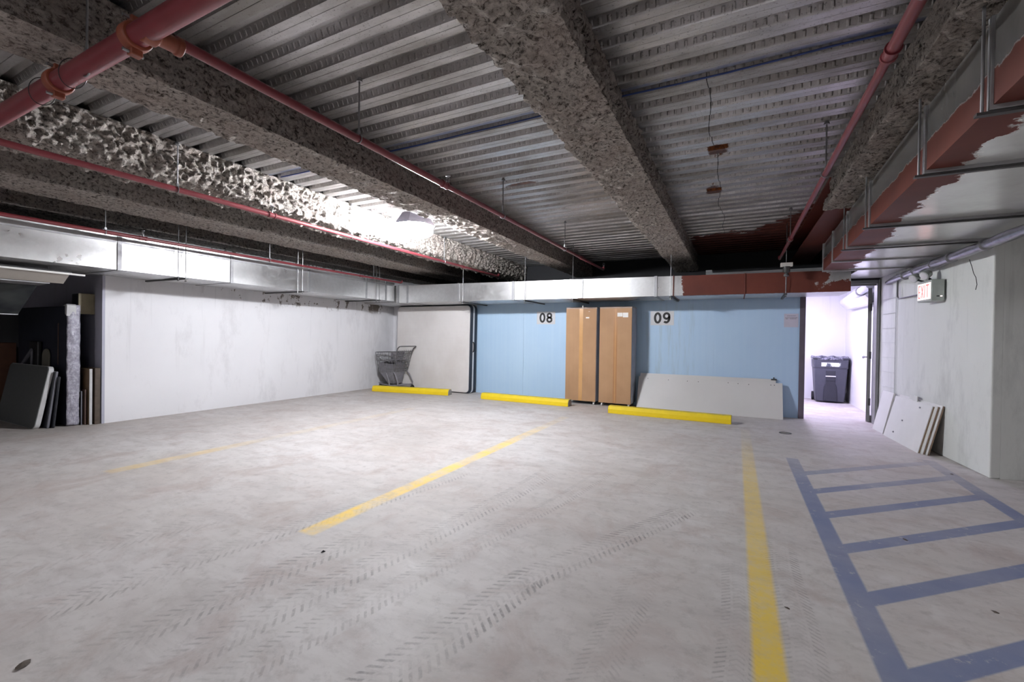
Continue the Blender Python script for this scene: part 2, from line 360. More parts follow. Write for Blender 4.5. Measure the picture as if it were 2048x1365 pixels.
M['navy'] = simple('navy mattress border', (44, 52, 64), .75, 0, .12, 20, .2)
M['white_tape'] = simple('white border tape', (222, 222, 224), .6)
M['black'] = simple('black plastic', (24, 24, 26), .45)
M['card'] = None
t = NT('brown cardboard'); X, Y, Z = t.xyz(); c = t.mix(t.map(t.noise(1.5, 4), .35, .65), srgb(182, 144, 108), srgb(170, 132, 98))
c = t.mix(t.map(t.noise(20, 3, stretch=(1, 1, .02)), .5, .7, 0, .15), c, srgb(196, 158, 120)); M['card'] = t.out(c, .75, 0.0, t.bump(t.noise(8, 3), .1, .003))
M['tape'] = simple('tan packing tape', (204, 158, 106), .22, 0, .06)
M['tape_dark'] = simple('brown packing tape', (172, 124, 80), .3, 0, .06)
M['cab_side'] = simple('grey cabinet side', (168, 170, 180), .5)
M['paper'] = simple('white paper label', (236, 234, 230), .6, 0, .04)
M['sign'] = simple('pale sign plate', (208, 208, 212), .55, 0, .04)
M['ink'] = simple('black ink', (16, 16, 18), .5, 0, .0)
M['grey_ink'] = simple('grey ink', (110, 104, 116), .6, 0, .0)
M['white_board'] = simple('white laminate board', (214, 211, 210), .4, 0, .04, 2)
M['white_bright'] = simple('white painted board', (232, 232, 230), .5, 0, .05, 3)
M['raw_wood'] = simple('raw board edge', (150, 126, 104), .8, 0, .25, 30)
M['jamb'] = simple('brown grey door trim', (96, 86, 98), .45)
M['frame'] = simple('grey door frame', (136, 136, 136), .45)
M['bin'] = simple('dark grey bin plastic', (74, 76, 86), .5, 0, .1, 12)
M['bin_dark'] = simple('deep bin recess plastic', (50, 52, 60), .6)
t = NT('bin liner film'); M['liner'] = t.out(t.mix(t.map(t.noise(25, 4), .4, .6), srgb(60, 62, 76), srgb(150, 150, 165)), .2, 0.0, t.bump(t.noise(30, 3), .6, .01))
t = NT('bin sticker'); M['sticker'] = t.out(t.mix(t.map(t.noise(14, 3, stretch=(1, 1, .3)), .48, .55), srgb(225, 232, 214), srgb(90, 96, 108)), .3)
M['cart'] = simple('grey cart plastic', (104, 102, 104), .5, 0, .12, 12)
M['cart_light'] = simple('pale grey cart plastic', (132, 130, 136), .5, 0, .12, 12)
M['cart_bag'] = simple('dusty plastic liner', (126, 124, 130), .35, 0, .25, 20, .6, 18)
M['rubber'] = simple('black rubber', (30, 30, 32), .7)
M['exit_box'] = simple('grey exit sign housing', (172, 178, 172), .5)
M['exit_face'] = emit('lit exit face', (1.0, .86, .84), .68)
M['exit_red'] = emit('lit exit letters', (1.0, .12, .10), .5)
M['lens_off'] = simple('emergency lamp glass', (214, 214, 220), .15)
M['wrap'] = simple('foil pipe wrap', (140, 140, 146), .3, .7, .3, 14, .5, 25)
M['bright_wrap'] = simple('white pipe wrap', (214, 214, 220), .4, 0, .08, 14, .3, 25)
M['lamp_shell'] = simple('pale lamp housing', (176, 174, 190), .5)
M['lamp_base'] = emit('lit lamp bottom', (.93, .95, 1.0), LAMP_BASE)
M['lamp_lens'] = emit('lit lamp lens', (.93, .95, 1.0), LAMP_MAIN)
M['lamp_lens_rear'] = emit('lit rear lamp lens', (.97, .96, 1.0), LAMP_REAR)
M['tube_light'] = emit('lit corridor lamp', (.76, .70, 1.0), LAMP_BACKROOM)
M['table_grey'] = simple('dark grey table top', (98, 100, 100), .6, 0, .1, 30)
M['table_edge'] = simple('pale table edge', (196, 196, 196), .5)
M['slate'] = simple('dark slate panel', (44, 46, 52), .4)
M['slate_edge'] = simple('grey panel edge', (108, 108, 116), .4)
M['navy_dark'] = simple('dark navy fabric', (34, 36, 50), .6, 0, .3, 6)
t = NT('crinkled clear film'); M['film'] = t.out(t.mix(t.map(t.noise(30, 5, .7), .42, .62), srgb(150, 148, 160), srgb(186, 184, 196)), .22, .1, t.bump(t.noise(16, 5, .7, stretch=(1, 1.6, .7)), .6, .02))
M['wood_dark'] = simple('dark wood board', (84, 72, 62), .6, 0, .25, 14)
M['wood_mid'] = simple('brown wood board', (124, 100, 74), .6, 0, .2, 14)
M['brown'] = simple('brown frame', (86, 66, 58), .5)
M['tan'] = simple('tan lid', (120, 116, 104), .5)
M['tan_box'] = simple('beige lit box side', (158, 148, 122), .5)
M['crate'] = simple('orange brown crate', (92, 58, 42), .7, 0, .2, 12)
M['blue_cable'] = simple('blue cable jacket', (40, 62, 120), .5)
M['leaf'] = simple('dry leaf', (88, 78, 70), .8, 0, .3, 40)
M['panel_beige'] = simple('beige soffit board', (176, 170, 162), .6, 0, .06)
t = NT('glossy dark sheet metal'); M['dark_sheet'] = t.out(t.mix(t.map(t.noise(1.6, 3), .4, .6), srgb(104, 108, 108), srgb(66, 70, 76)), .25, .4)

# ================================================================= THE SETTING
ZD = 2.95; XL = -7.62; YB = 8.48
def wallbox(name, x0, x1, y0, y1, z0, z1, mat): return struct(MB().box(x0, x1, y0, y1, z0, z1).build(name, mat))
struct(MB().box(-11, 6, -7.5, 12, -.12, 0).build('floor', M['floor']))
wallbox('wall_left', XL-.2, XL, 2.83, 9.7, 0, ZD+.02, M['white_wall'])
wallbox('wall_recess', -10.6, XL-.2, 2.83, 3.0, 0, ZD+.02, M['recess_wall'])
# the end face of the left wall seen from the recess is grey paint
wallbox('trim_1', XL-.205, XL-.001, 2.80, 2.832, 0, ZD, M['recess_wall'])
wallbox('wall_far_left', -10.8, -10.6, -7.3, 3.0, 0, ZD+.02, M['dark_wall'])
wallbox('wall_rear', -10.8, 5.8, -7.5, -7.3, 0, ZD+.02, M['white_wall'])
wallbox('wall_far_right', 5.6, 5.8, -7.3, 5.8, 0, ZD+.02, M['right_wall'])
# back wall: blue panels with joints
b = MB()
seams = [-5.17, -4.03, -2.81, -1.58, -.346, .93]
for a, c_ in zip(seams[:-1], seams[1:]): b.box(a+.002, c_-.002, YB, YB+.14, 0, 2.3)
b.box(-5.2, .93, YB+.006, YB+.14, 0, 2.3)
struct(b.build('wall_back', M['blue']))
wallbox('wall_back_corner', XL, -5.201, YB, YB+.14, 0, 2.3, M['white_wall'])
wallbox('wall_above_panels', -10.8, 2.3, 9.62, 9.75, 2.46, ZD, simple('black girder paint', (40, 40, 44), .7))
wallbox('trim_2', .918, .99, YB-.012, YB+.15, 0, 2.2, M['jamb'])
wallbox('trim_3', .99, 1.0, YB+.02, YB+.13, 0, 2.15, M['frame'])
# right wall, set slightly askew, ending in a corner towards the camera
rw = MB(); rw.prism([(1.925, YB+.12), (2.122, 5.66), (2.27, 5.71), (2.075, YB+.12)], 0, ZD, 'Z'); struct(rw.build('wall_right', M['right_wall'], bevel=.012))
rw = MB(); rw.prism([(2.2, 5.684), (2.39, 5.735), (5.7, 6.6), (5.7, 6.75), (2.2, 5.83)], 0, ZD, 'Z'); struct(rw.build('wall_right_return', M['right_wall']))
def xwall(y): return 1.925+(YB+.12-y)/(YB+.12-5.66)*.197
# block pier joints beside the door
b = MB()
for z in (.2, .41, .62, .83, 1.04, 1.25, 1.46, 1.67, 1.88): b.bar((1.937-.003, 8.30, z), (1.966-.003, 7.86, z), .004, .006)
b.bar((1.967-.002, 7.84, 0), (1.967-.002, 7.84, 2.2), .012, .006)
struct(b.build('trim_4', simple('mortar line', (206, 208, 206), .8)))
wallbox('wall_over_door', .93, 2.05, YB, YB+.14, 2.205, 2.32, M['dark_wall'])
# doorway frame (right jamb, head) and opened door leaf
fr = MB(); fr.box(1.89, 1.93, YB-.05, YB+.12, 0, 2.2); fr.box(1.905, 1.925, YB-.06, YB-.05, 0, 2.2); fr.box(.99, 1.93, YB-.05, YB+.16, 2.145, 2.2); fr.box(.99, 1.89, YB, YB+.06, 2.12, 2.15)
struct(fr.build('trim_5', M['frame'], bevel=.004))
Md = Matrix.Translation((1.862, 8.69, 0)) @ Matrix.Rotation(R(-12.2), 4, 'Z')
dr = struct(MB().box(-.022, .022, .02, .86, .01, 2.10, Md).build('door_1', M['bright_wall'], bevel=.003))
MB().box(-.024, .024, .0, .021, .01, 2.10, Md).build('door_edge', M['frame'], dr)
for z in (.32, 1.05, 1.8): MB().box(.0, .03, -.035, -.001, z-.055, z+.055, Md).build('hinge', M['darksteel'], dr, .002)
k = MB(); k.lathe([(.012, 0), (.012, -.035), (.024, -.045), (.028, -.06), (.022, -.07), (.004, -.073)], (-.02, .76, 1.0), 20, 'X'); k.v = [tuple(Md @ Vector(v)) for v in k.v]; k.build('door_knob', M['steel'], dr, smooth=True)
# corridor behind the doorway
wallbox('wall_corridor_end', -.4, 2.3, 11.6, 11.75, 0, 2.5, M['bright_wall'])
wallbox('wall_corridor_right', 2.085, 2.25, 8.62, 11.6, 0, 2.5, M['bright_wall'])
wallbox('wall_corridor_left', -.5, -.4, 8.62, 11.6, 0, 2.5, M['bright_wall'])
wallbox('wall_corridor_front', -.4, .99, 8.621, 8.65, 0, 2.4, M['bright_wall'])
wallbox('ceiling_corridor', -.4, 2.1, 8.62, 11.6, 2.30, 2.45, M['bright_wall'])
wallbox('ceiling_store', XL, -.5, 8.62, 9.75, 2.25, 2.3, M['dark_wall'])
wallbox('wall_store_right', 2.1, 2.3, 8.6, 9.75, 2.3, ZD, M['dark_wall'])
# ribbed steel deck
P = .197; ys = []; prof = [(0.0, 0), (.24, 0), (.25, .004), (.26, 0), (.50, 0), (.58, .05), (.88, .05)]
i0 = int(-7.5/P); verts = []
yy = i0*P
while yy < 9.7:
    for fr_, dz in prof: verts.append((yy+fr_*P, ZD+dz))
    yy += P
def ribs(x0, x1):
    b = MB(); n = len(verts)
    b.v = [(x, y, z) for x in (x0, x1) for y, z in verts]
    b.f = [(i, i+1, n+i+1, n+i) for i in range(n-1)]
    return b
struct(ribs(-10.8, 5.8).build('ceiling', M['deck']))
wallbox('ceiling_slab', -10.8, 5.8, -7.5, 9.8, ZD+.06, ZD+.2, M['concrete'])

# ================================================================= SPRAYED BEAMS
def rough_strip(profile, y0, y1, seed, amp=.02, res=.021, ynear=.4, lump=1.0):
    pts = []
    for (a, b_) in zip(profile[:-1], profile[1:]):
        a = Vector(a); b_ = Vector(b_); n = max(1, int((b_-a).length/res))
        for k in range(n): pts.append(a.lerp(b_, k/n))
    pts.append(Vector(profile[-1])); cum = [0.0]
    for a, b_ in zip(pts[:-1], pts[1:]): cum.append(cum[-1]+(b_-a).length)
    nor = []
    for i in range(len(pts)):
        d = (pts[min(i+1, len(pts)-1)]-pts[max(i-1, 0)]).normalized(); nor.append(Vector((-d.y, d.x)))
    ysl = []; y = y0
    while y < y1:
        ysl.append(y); y += res if ynear < y < 6.5 else (res*1.6 if y >= 6.5 else .2)
    ysl.append(y1)
    mb = MB(); n = len(pts)
    for y in ysl:
        for i, p in enumerate(pts):
            q = Vector((p.x*1.0, y, p.y))
            h = noise.noise(q*6+Vector((seed, 0, 0)))*.4+noise.noise(q*24+Vector((0, seed, 0)))*.7*lump+noise.noise(q*52)*.45
            h2 = abs(noise.noise(q*20+Vector((seed*2, 3, 0))))*1.3*lump
            e = 0 if i in (0, n-1) else 1
            dsp = amp*(h-h2*.6)*e
            mb.v.append((p.x+nor[i].x*dsp, y+amp*.5*noise.noise(q*21+Vector((9, 9, 9))), p.y+nor[i].y*dsp))
    for j in range(len(ysl)-1):
        for i in range(n-1):
            a = j*n+i; mb.f.append((a, a+1, a+n+1, a+n))
    return mb
ZB = 2.64
def beam_profile(xl, xr, web, tl, tr, tf=.085, bf=.07):
    # clockwise seen from the camera, so normals point outwards; open at the deck
    xm = (xl+xr)/2
    return [(tl, ZD+.01), (tl, ZD-tf), (xm-web, ZD-tf-.02), (xm-web, ZB+bf+.02), (xl, ZB+bf), (xl, ZB), (xr, ZB), (xr, ZB+bf), (xm+web, ZB+bf+.02), (xm+web, ZD-tf-.02), (tr, ZD-tf), (tr, ZD+.01)]
def box_profile(xl, xr, tl, tr): return [(tl, ZD+.01), (xl, ZB), (xr, ZB), (tr, ZD+.01)]
beams = [(beam_profile(-1.115, -.70, .10, -1.07, -.735), 3.1, .027, 1.1, 'sprayed steel beam over the cardboard cabinets, between the two red pipes', 1),
         (box_profile(-3.26, -2.87, -3.2, -2.92), 7.7, .023, 1.0, 'sprayed beam between the lit lamp bay and the long red branch pipe', 1),
         (box_profile(-4.99, -4.53, -4.95, -4.50), 12.2, .034, 1.5, 'lumpy sprayed beam glaring white beside the lit lamp', 1),
         (box_profile(-6.42, -5.79, -6.38, -5.83), 17.4, .02, .9, 'sprayed beam in the shade, left of the lumpy lamp-lit beam', 0),
         (box_profile(-7.72, -7.16, -7.7, -7.2), 23.9, .02, .9, 'sprayed beam running directly above the white left wall', 0),
         (beam_profile(.80, 1.18, .13, .86, 1.12), 29.1, .022, 1.0, 'sprayed beam at upper right whose far end is bare red steel', 1)]
for i, (pf, sd, amp, lump, lab, near) in enumerate(beams):
    y1 = 5.62 if i == 5 else 9.6
    mb = rough_strip(pf, -7.3, y1, sd, amp, .015 if i == 2 else (.02 if near else .03), .9, lump)
    if i < 5: ob = mb.build('fireproofed_beam', M['spray'], smooth=True); tag(ob, lab, 'beam', 'fireproofed ceiling beams')
    else:
        t_ = thing('fireproofed_beam', lab, 'beam', (0, 0, 0), 0, 'fireproofed ceiling beams')
        mb.build('fireproofing', M['spray'], t_, smooth=True)
        s_ = MB(); s_.box(.835, 1.15, 5.55, 9.6, ZB+.02, ZB+.035); s_.box(.985, 1.0, 5.55, 9.6, ZB+.035, ZD-.02); s_.box(.835, 1.15, 5.55, 9.6, ZD-.02, ZD)
        tag(s_.build('bare_steel_section', M['primer'], t_), 'bare red primed steel end')

# ================================================================= DUCTS
def duct(name, lab, group=None): return thing(name, lab, 'duct', (0, 0, 0), 0, group)
# left duct: sections with seams
dl = duct('air_duct', 'long galvanised duct hung along the top of the white left wall')
ysec = [-2.8, -1.45, -.12, 1.28, 2.62, 3.96, 5.29, 6.64, 7.2, 7.46]
for k in range(len(ysec)-1):
    a, c_ = ysec[k], ysec[k+1]; n = 8
    b = MB()  # slightly dished faces
    for j in range(n+1):
        y = a+(c_-a)*j/n; sx = math.sin(math.pi*j/n)*.012
        for (x, z) in ((-7.60, 2.0), (-7.15, 2.0-sx*1.2), (-6.70, 2.0), (-6.70+sx*.0, 2.07), (-6.70-sx*1.3, 2.20), (-6.70, 2.36), (-6.70, 2.41), (-7.15, 2.41+sx), (-7.60, 2.41)): b.v.append((x, y, z))
    for j in range(n):
        for i in range(9):
            a0 = j*9+i; b0 = j*9+(i+1) % 9; b.f.append((a0, b0, b0+9, a0+9))
    b.f.append(tuple(range(9))); b.f.append(tuple(range(n*9, n*9+9)))
    b.build('duct_section', M['galv'], dl, smooth=True)
for y in ysec[1:-1]:
    MB().box(-7.61, -6.688, y-.022, y+.022, 1.992, 2.42).build('joint_strap', M['galv_dull'], dl, .003)
MB().box(-6.698, -6.692, 1.28, 7.4, 2.325, 2.345).build('stiffening_bead', M['galv_dull'], dl)
# back duct: galvanised then red primer
db = duct('air_duct', 'galvanised duct across the blue wall, its right end sprayed rusty red')
xsec = [-7.6, -6.62, -6.36, -5.06, -3.82, -2.67, -1.2, -.92, .11, 1.42]
def ztop(x): return 2.345+(x+6.5)/8.0*(-.085)
def yfront(x): return 7.50+(x+6.5)/8*.14
for k in range(len(xsec)-1):
    a, c_ = xsec[k], xsec[k+1]; n = 8; b = MB()
    for j in range(n+1):
        x = a+(c_-a)*j/n; sx = math.sin(math.pi*j/n)*.012; yf = yfront(x); zt = ztop(x)
        for (y, z) in ((8.44, 1.965), (8.0, 1.965-sx*1.3), (yf, 1.965), (yf+sx*.9, 2.10), (yf, zt), (8.0, zt), (8.44, zt)): b.v.append((x, y, z))
    for j in range(n):
        for i in range(7):
            a0 = j*7+i; b0 = j*7+(i+1) % 7; b.f.append((a0, b0, b0+7, a0+7))
    b.f.append(tuple(range(7))); b.f.append(tuple(range(n*7, n*7+7)))
    b.build('duct_section', M['galv_red'] if k >= 6 else M['galv'], db, smooth=True)
for x in xsec[1:-1]:
    y = yfront(x); w_ = .025 if x not in (.11, -.92) else .008
    MB().box(x-w_, x+w_, y-.012, 8.46, 1.957, ztop(x)+.008).build('joint_strap', M['galv_dull'] if x < -1 else M['primer'], db, .003)
MB().box(-2.53, -2.44, yfront(-2.5)-.013, yfront(-2.5)-.002, 1.966, 2.30).build('sealant_strip', M['galv_dull'], db)
# right duct, broad flat underside
dq = duct('air_duct', 'broad pale duct filling the ceiling corner above the exit sign')
b = MB(); ysr = [-3.0, -1.4, .2, 1.75, 2.5, 3.28, 4.6, 5.58, 6.5, 7.3, 8.42]
def xleft(y): return .905+(y-2)/5*.135
for k in range(len(ysr)-1):
    a, c_ = ysr[k], ysr[k+1]; n = 6; b = MB()
    for j in range(n+1):
        y = a+(c_-a)*j/n; sx = math.sin(math.pi*j/n)*.012; xl = xleft(y) if k < len(ysr)-2 else 1.46; xr = 3.3 if y < 5.55 else xwall(y)-.012
        for (x, z) in ((xl, 2.225), (xl+(xr-xl)*.5, 2.225-sx), (xr, 2.225), (xr, 2.58), (xl+.5, 2.58), (xl, 2.58)): b.v.append((x, y, z))
    for j in range(n):
        for i in range(6):
            a0 = j*6+i; b0 = j*6+(i+1) % 6; b.f.append((a0, b0, b0+6, a0+6))
    b.f.append(tuple(range(6))); b.f.append(tuple(range(n*6, n*6+6)))
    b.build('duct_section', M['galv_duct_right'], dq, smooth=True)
for y in ysr[1:-1]:
    xr = 3.3 if y < 5.55 else xwall(y)-.02
    MB().box(xleft(y)-.012, xr, y-.014, y+.014, 2.205, 2.59).build('joint_flange', M['galv_dull'], dq, .003)
# hangers under ducts
def hanger(name, lab, group, a, b_, z, tops, dual=True):
    t_ = thing(name, lab, 'hanger', (0, 0, 0), 0, group)
    MB().bar(a, b_, .035, .022).build('strut_bar', M['darksteel'], t_, .002)
    for p in tops:
        MB().tube([(p[0], p[1], z-.045), (p[0], p[1], p[2])], .005, 8).build('threaded_rod', M['steel'], t_)
        MB().lathe([(.012, -.01), (.012, .0)], (p[0], p[1], z-.03), 6).build('nut', M['darksteel'], t_)
for y, l in ((3.32, 'dark strut under the left duct, above the left end of the white wall'), (5.12, 'dark strut under the left duct, above the peeling paint patches'), (6.95, 'dark strut under the left duct, nearest the shopping cart corner')):
    hanger('duct_hanger', l, 'left duct hangers', (-7.58, y-.04, 1.978), (-6.62, y, 1.978), 1.98, [(-6.645, y, ZD), (-6.645, y-.09, ZD)])
for x, l in ((-4.93, 'strut hanger under the back duct, over the mattress corner'), (-3.56, 'strut hanger under the back duct, left of the number 08 sign'), (-2.62, 'strut hanger under the back duct, over the left cabinet'), (-.96, 'strut hanger under the back duct, right of the number 09 sign'), (.64, 'strut hanger under the red back duct, nearest the door')):
    hanger('duct_hanger', l, 'back duct hangers', (x+.02, 8.42, 1.942), (x, yfront(x)-.06, 1.942), 1.945, [(x, yfront(x)-.035, ZD)])
for y, l in ((2.5, 'strap hanger on the right duct, nearest the camera'), (3.28, 'strap hanger on the right duct, second from the camera'), (4.6, 'strap hanger on the right duct, third from the camera'), (5.6, 'strap hanger on the right duct, farthest from the camera')):
    t_ = thing('duct_strap', l, 'hanger', (0, 0, 0), 0, 'right duct straps')
    x = xleft(y)-.03; MB().tube([(x, y, 2.2), (x, y, ZD)], .006, 8).build('threaded_rod', M['steel'], t_)
    MB().bar((x-.02, y, 2.195), (2.0, y, 2.195), .03, .012).build('strut_bar', M['darksteel'], t_)

# ================================================================= SPRINKLER PIPES
def coupling(p, rad, axis, parent, mat='orange', w_=.028):
    b = MB(); b.lathe([(rad*1.02, -w_), (rad*1.28, -w_), (rad*1.34, -w_*.5), (rad*1.34, w_*.5), (rad*1.28, w_), (rad*1.02, w_)], p, 28, axis)
    for s in (-1, 1):
        v = Vector(p); c_ = v+Vector((0, 0, s*rad*1.55)) if axis == 'X' else v+Vector((s*rad*1.55, 0, 0))
        b.box(c_.x-.02, c_.x+.02, c_.y-.022, c_.y+.022, c_.z-.014, c_.z+.014)
    o = b.build('coupling', M[mat], parent, .004, True)
    for s in (-1, 1):
        q = Vector(p)+(Vector((0, 0, s*rad*1.62)) if axis == 'X' else Vector((s*rad*1.62, 0, 0)))
        MB().tube([q+Vector((0, -.045, 0)), q+Vector((0, .03, 0))], .007, 8).build('bolt', M['steel'], o, smooth=True)
    return o
def tee(p, rad, parent, mat='red_pipe'):
    b = MB(); b.lathe([(rad*1.0, -.04), (rad*1.3, -.04), (rad*1.3, -.025), (rad*1.12, -.022), (rad*1.12, .022), (rad*1.3, .025), (rad*1.3, .04), (rad, .04)], p, 22, 'Y')
    o = b.build('coupling', M[mat], parent, 0, True); return o
def sprinkler(p, parent):
    b = MB(); b.lathe([(.011, 0), (.011, .02), (.015, .022), (.015, .03), (.008, .032)], p, 12)
    v = Vector(p)
    for s_ in (-1, 1): b.tube([v+Vector((s_*.012, 0, .03)), v+Vector((s_*.018, 0, .05)), v+Vector((s_*.006, 0, .07))], .003, 6)
    b.lathe([(.004, .066), (.022, .07), (.022, .073), (.004, .075)], p, 12); b.build('sprinkler_head', M['steel'], parent)
def rod_hanger(x, y, zp, lab, rad=.026, grp='pipe hanger rods'):
    t_ = thing('pipe_hanger', lab, 'hanger', (x, y, zp), 0, grp)
    MB().tube([(0, 0, rad+.02), (0, 0, ZD-zp)], .0055, 8).build('threaded_rod', M['steel'], t_)
    MB().lathe([(.02, 0), (.02, .01), (.01, .03)], (0, 0, ZD-zp-.03), 10).build('anchor', M['steel'], t_)
    b = MB(); n = 20; pts = [(rad*1.12*math.cos(2*math.pi*k/n), 0, rad*1.12*math.sin(2*math.pi*k/n)) for k in range(n+1)]
    b.tube(pts, .004, 6, False); b.box(-.008, .008, -.01, .01, rad, rad+.03); b.build('ring', M['steel'], t_)
ZP = 2.55
mp = thing('sprinkler_main_pipe', 'thick red main pipe crossing the top left corner with orange couplings', 'pipe', (0, 0, 0))
MB().tube([(-10.5, .965, 2.525), (.70, .965, 2.525)], .0445, 32).build('pipe', M['red_pipe'], mp, smooth=True)
coupling((-3.12, .965, 2.525), .0445, 'X', mp); coupling((-2.34, .965, 2.525), .0445, 'X', mp)
for x in (-2.95, -3.32):   # thin wire rings round the pipe
    b = MB(); n = 28; b.tube([(x+.03*math.sin(2*math.pi*k/n), .965+.052*math.cos(2*math.pi*k/n), 2.525+.062*math.sin(2*math.pi*k/n)) for k in range(n+1)], .0022, 6, False); b.build('wire_ring', M['black'], mp)
o = MB(); o.lathe([(.05, -.05), (.05, .0), (.036, .01), (.034, .07), (.04, .075), (.04, .095), (.03, .1)], (-2.243, 1.0, 2.525), 24, 'Y'); o.build('branch_outlet', M['orange'], mp, .003, True)
rod_hanger(-2.80, .965, 2.525, 'steel rod holding the thick red main pipe beside the dark beam', .046, 'main pipe hangers')
rod_hanger(.1, .965, 2.525, 'steel rod holding the thick red main pipe, out of the frame top', .046, 'main pipe hangers') if False else None
def branch(x, z, y0, ycut, y1, r0, r1, lab):
    t_ = thing('sprinkler_branch_pipe', lab, 'pipe', (0, 0, 0), 0, 'red sprinkler branch pipes')
    MB().tube([(x, y0, z), (x, ycut, z)], r0, 24).build('pipe', M['red_pipe'], t_, smooth=True)
    MB().tube([(x, ycut, z), (x, y1, z), (x, y1+.03, z+.01), (x, y1+.04, z+.05)], r1, 24).build('pipe', M['red_pipe'], t_, smooth=True)
    tee((x, ycut, z), r0, t_); tee((x, (ycut+y1)/2+1.2, z), r1, t_); return t_
bp_1 = branch(-2.243, 2.545, 1.06, 3.1, 8.15, .0245, .0205, 'long red branch pipe beside the middle sprayed beam')
branch(.595, 2.545, .98, 2.52, 8.1, .0255, .021, 'purplish red branch pipe at upper right, beside the rough beam')
bp_2 = branch(-4.47, 2.525, .98, 3.06, 8.1, .0245, .021, 'red branch pipe under the lumpy lamp-lit beam')
bp_3 = branch(-6.47, 2.39, .98, 2.76, 7.4, .021, .018, 'red branch pipe just above the long left duct')
for x, z, ys_, nm, rr in ((-2.243, 2.545, (2.14, 4.16, 6.07), 'long red pipe by the middle beam', .025), (.595, 2.545, (2.13, 4.12, 6.6), 'purplish pipe at upper right', .026), (-4.47, 2.525, (2.16, 4.16, 6.2), 'red pipe under the lamp-lit beam', .025), (-6.47, 2.39, (2.4, 4.4, 6.6), 'red pipe above the left duct', .022)):
    for y, w_ in zip(ys_, ('nearest', 'middle', 'farthest')):
        rod_hanger(x, y, z, '%s of three rods holding the %s' % (w_, nm), rr)
sprinkler((-2.243, 3.15, 2.565), bp_1); sprinkler((-2.243, 8.19, 2.6), bp_1); sprinkler((-4.47, 3.06, 2.55), bp_2); sprinkler((-6.47, 2.76, 2.41), bp_3)
cb = MB(); cb.tube([(-4.4+.27*k, 3.11-.035*(k/19)+.006*math.sin(k*.9), ZD-.01-.006*abs(math.sin(k*.7))) for k in range(20)], .006, 6)
tag(cb.build('blue_cable', M['blue_cable'], smooth=True), 'thin blue cable strung across the ribbed ceiling deck', 'cable')
# sprinkler / detector assembly on the red duct
t_ = thing('smoke_detector', 'small detector with white top plate hanging before the red duct', 'detector', (.63, 7.42, 2.30))
MB().box(-.075, .075, -.03, .03, .02, .075).build('top_plate', M['paper'], t_, .004)
MB().lathe([(.045, .02), (.045, -.05), (.03, -.07)], (0, 0, 0), 20).build('body', M['darksteel'], t_, smooth=True)
b = MB(); b.lathe([(.012, -.07), (.032, -.09), (.036, -.115), (.012, -.125)], (0, 0, 0), 18); b.build('bell', M['steel'], t_, smooth=True)
MB().tube([(0, 0, .07), (0, 0, ZD-2.3)], .004, 8).build('hanging_rod', M['darksteel'], t_)
MB().tube([(0, 0, -.12), (0, 0, -.33)], .006, 8).build('drop_rod', M['darksteel'], t_)

# ================================================================= CEILING LAMPS
def lamp(loc, lens, lab, grp='ceiling lamps'):
    t_ = thing('ceiling_lamp', lab, 'lamp', loc, R(22.5), grp)  # also builds the added fill lamp right of the camera
    MB().lathe([(.10, .16), (.17, .15), (.25, .03), (.262, .0), (.245, .0)], (0, 0, 0), 8).build('housing', M['lamp_shell'], t_)
    MB().lathe([(.235, .005), (.232, -.082)], (0, 0, 0), 24).build('lens', M[lens], t_, smooth=True)
    MB().lathe([(.231, -.083), (.19, -.115), (.10, -.135), (.02, -.14)], (0, 0, 0), 24).build('lens_bottom', M['lamp_base' if lens == 'lamp_lens' else lens], t_, smooth=True)
    for s in (-1, 1): MB().tube([(s*.13, 0, .15), (s*.13, 0, ZD-loc[2])], .005, 6).build('hanging_rod', M['steel'], t_)
    return t_
L1 = lamp((-3.70, 4.48, 2.655), 'lamp_lens', 'glaring lit ceiling lamp hanging in the bay by the lumpy beam')
MB().tube([(.25, -.02, .06), (.38, -.2, .2)], .006, 6).build('conduit_arm', M['darksteel'], L1)
lamp((-3.7, -3.2, 2.68), 'lamp_lens_rear', 'ceiling lamp behind the camera on the left')
lamp((-.1, -2.4, 2.68), 'lamp_lens_rear', 'ceiling lamp behind the camera in the middle')
lamp((3.9, .4, 2.68), 'lamp_lens_rear', 'added fill lamp out of view to the right of the camera')  # extra fill lamp, unseen, added to brighten the right wall
t_ = thing('corridor_lamp', 'lit round ceiling lamp in the white corridor', 'lamp', (1.0, 9.9, 2.3))
MB().lathe([(.17, 0), (.17, -.02), (.15, -.03)], (0, 0, 0), 28).build('base', M['lamp_shell'], t_)
MB().lathe([(.15, -.03), (.13, -.06), (.07, -.08)], (0, 0, 0), 28).build('lens', M['tube_light'], t_, smooth=True)

# ================================================================= PARKING CURBS
def curb(loc, rz, lab):
    t_ = thing('parking_curb', lab, 'parking curb', loc, rz, 'yellow parking curbs')
    L = .925; pr = [(0, 0), (.0, .07), (.035, .125), (.145, .125), (.18, .07), (.18, 0)]
    MB().prism(pr, -L, L, 'X').build('body', M['yellow'], t_, .008)
    for s in (-1, 1):
        MB().prism([(.004, .003), (.004, .068), (.037, .121), (.143, .121), (.176, .068), (.176, .003)], s*L, s*(L+.004), 'X').build('end_cap', M['concrete'] if s > 0 else M['yellow'], t_)
    return t_
curb((-6.29, 7.50, 0), R(10), 'yellow parking curb in front of the grey shopping cart')
curb((-3.62, 7.60, 0), R(-.5), 'yellow parking curb in the middle, below the number 08 sign')
curb((-.965, 7.31, 0), R(-.6), 'yellow parking curb in front of the long white panel')

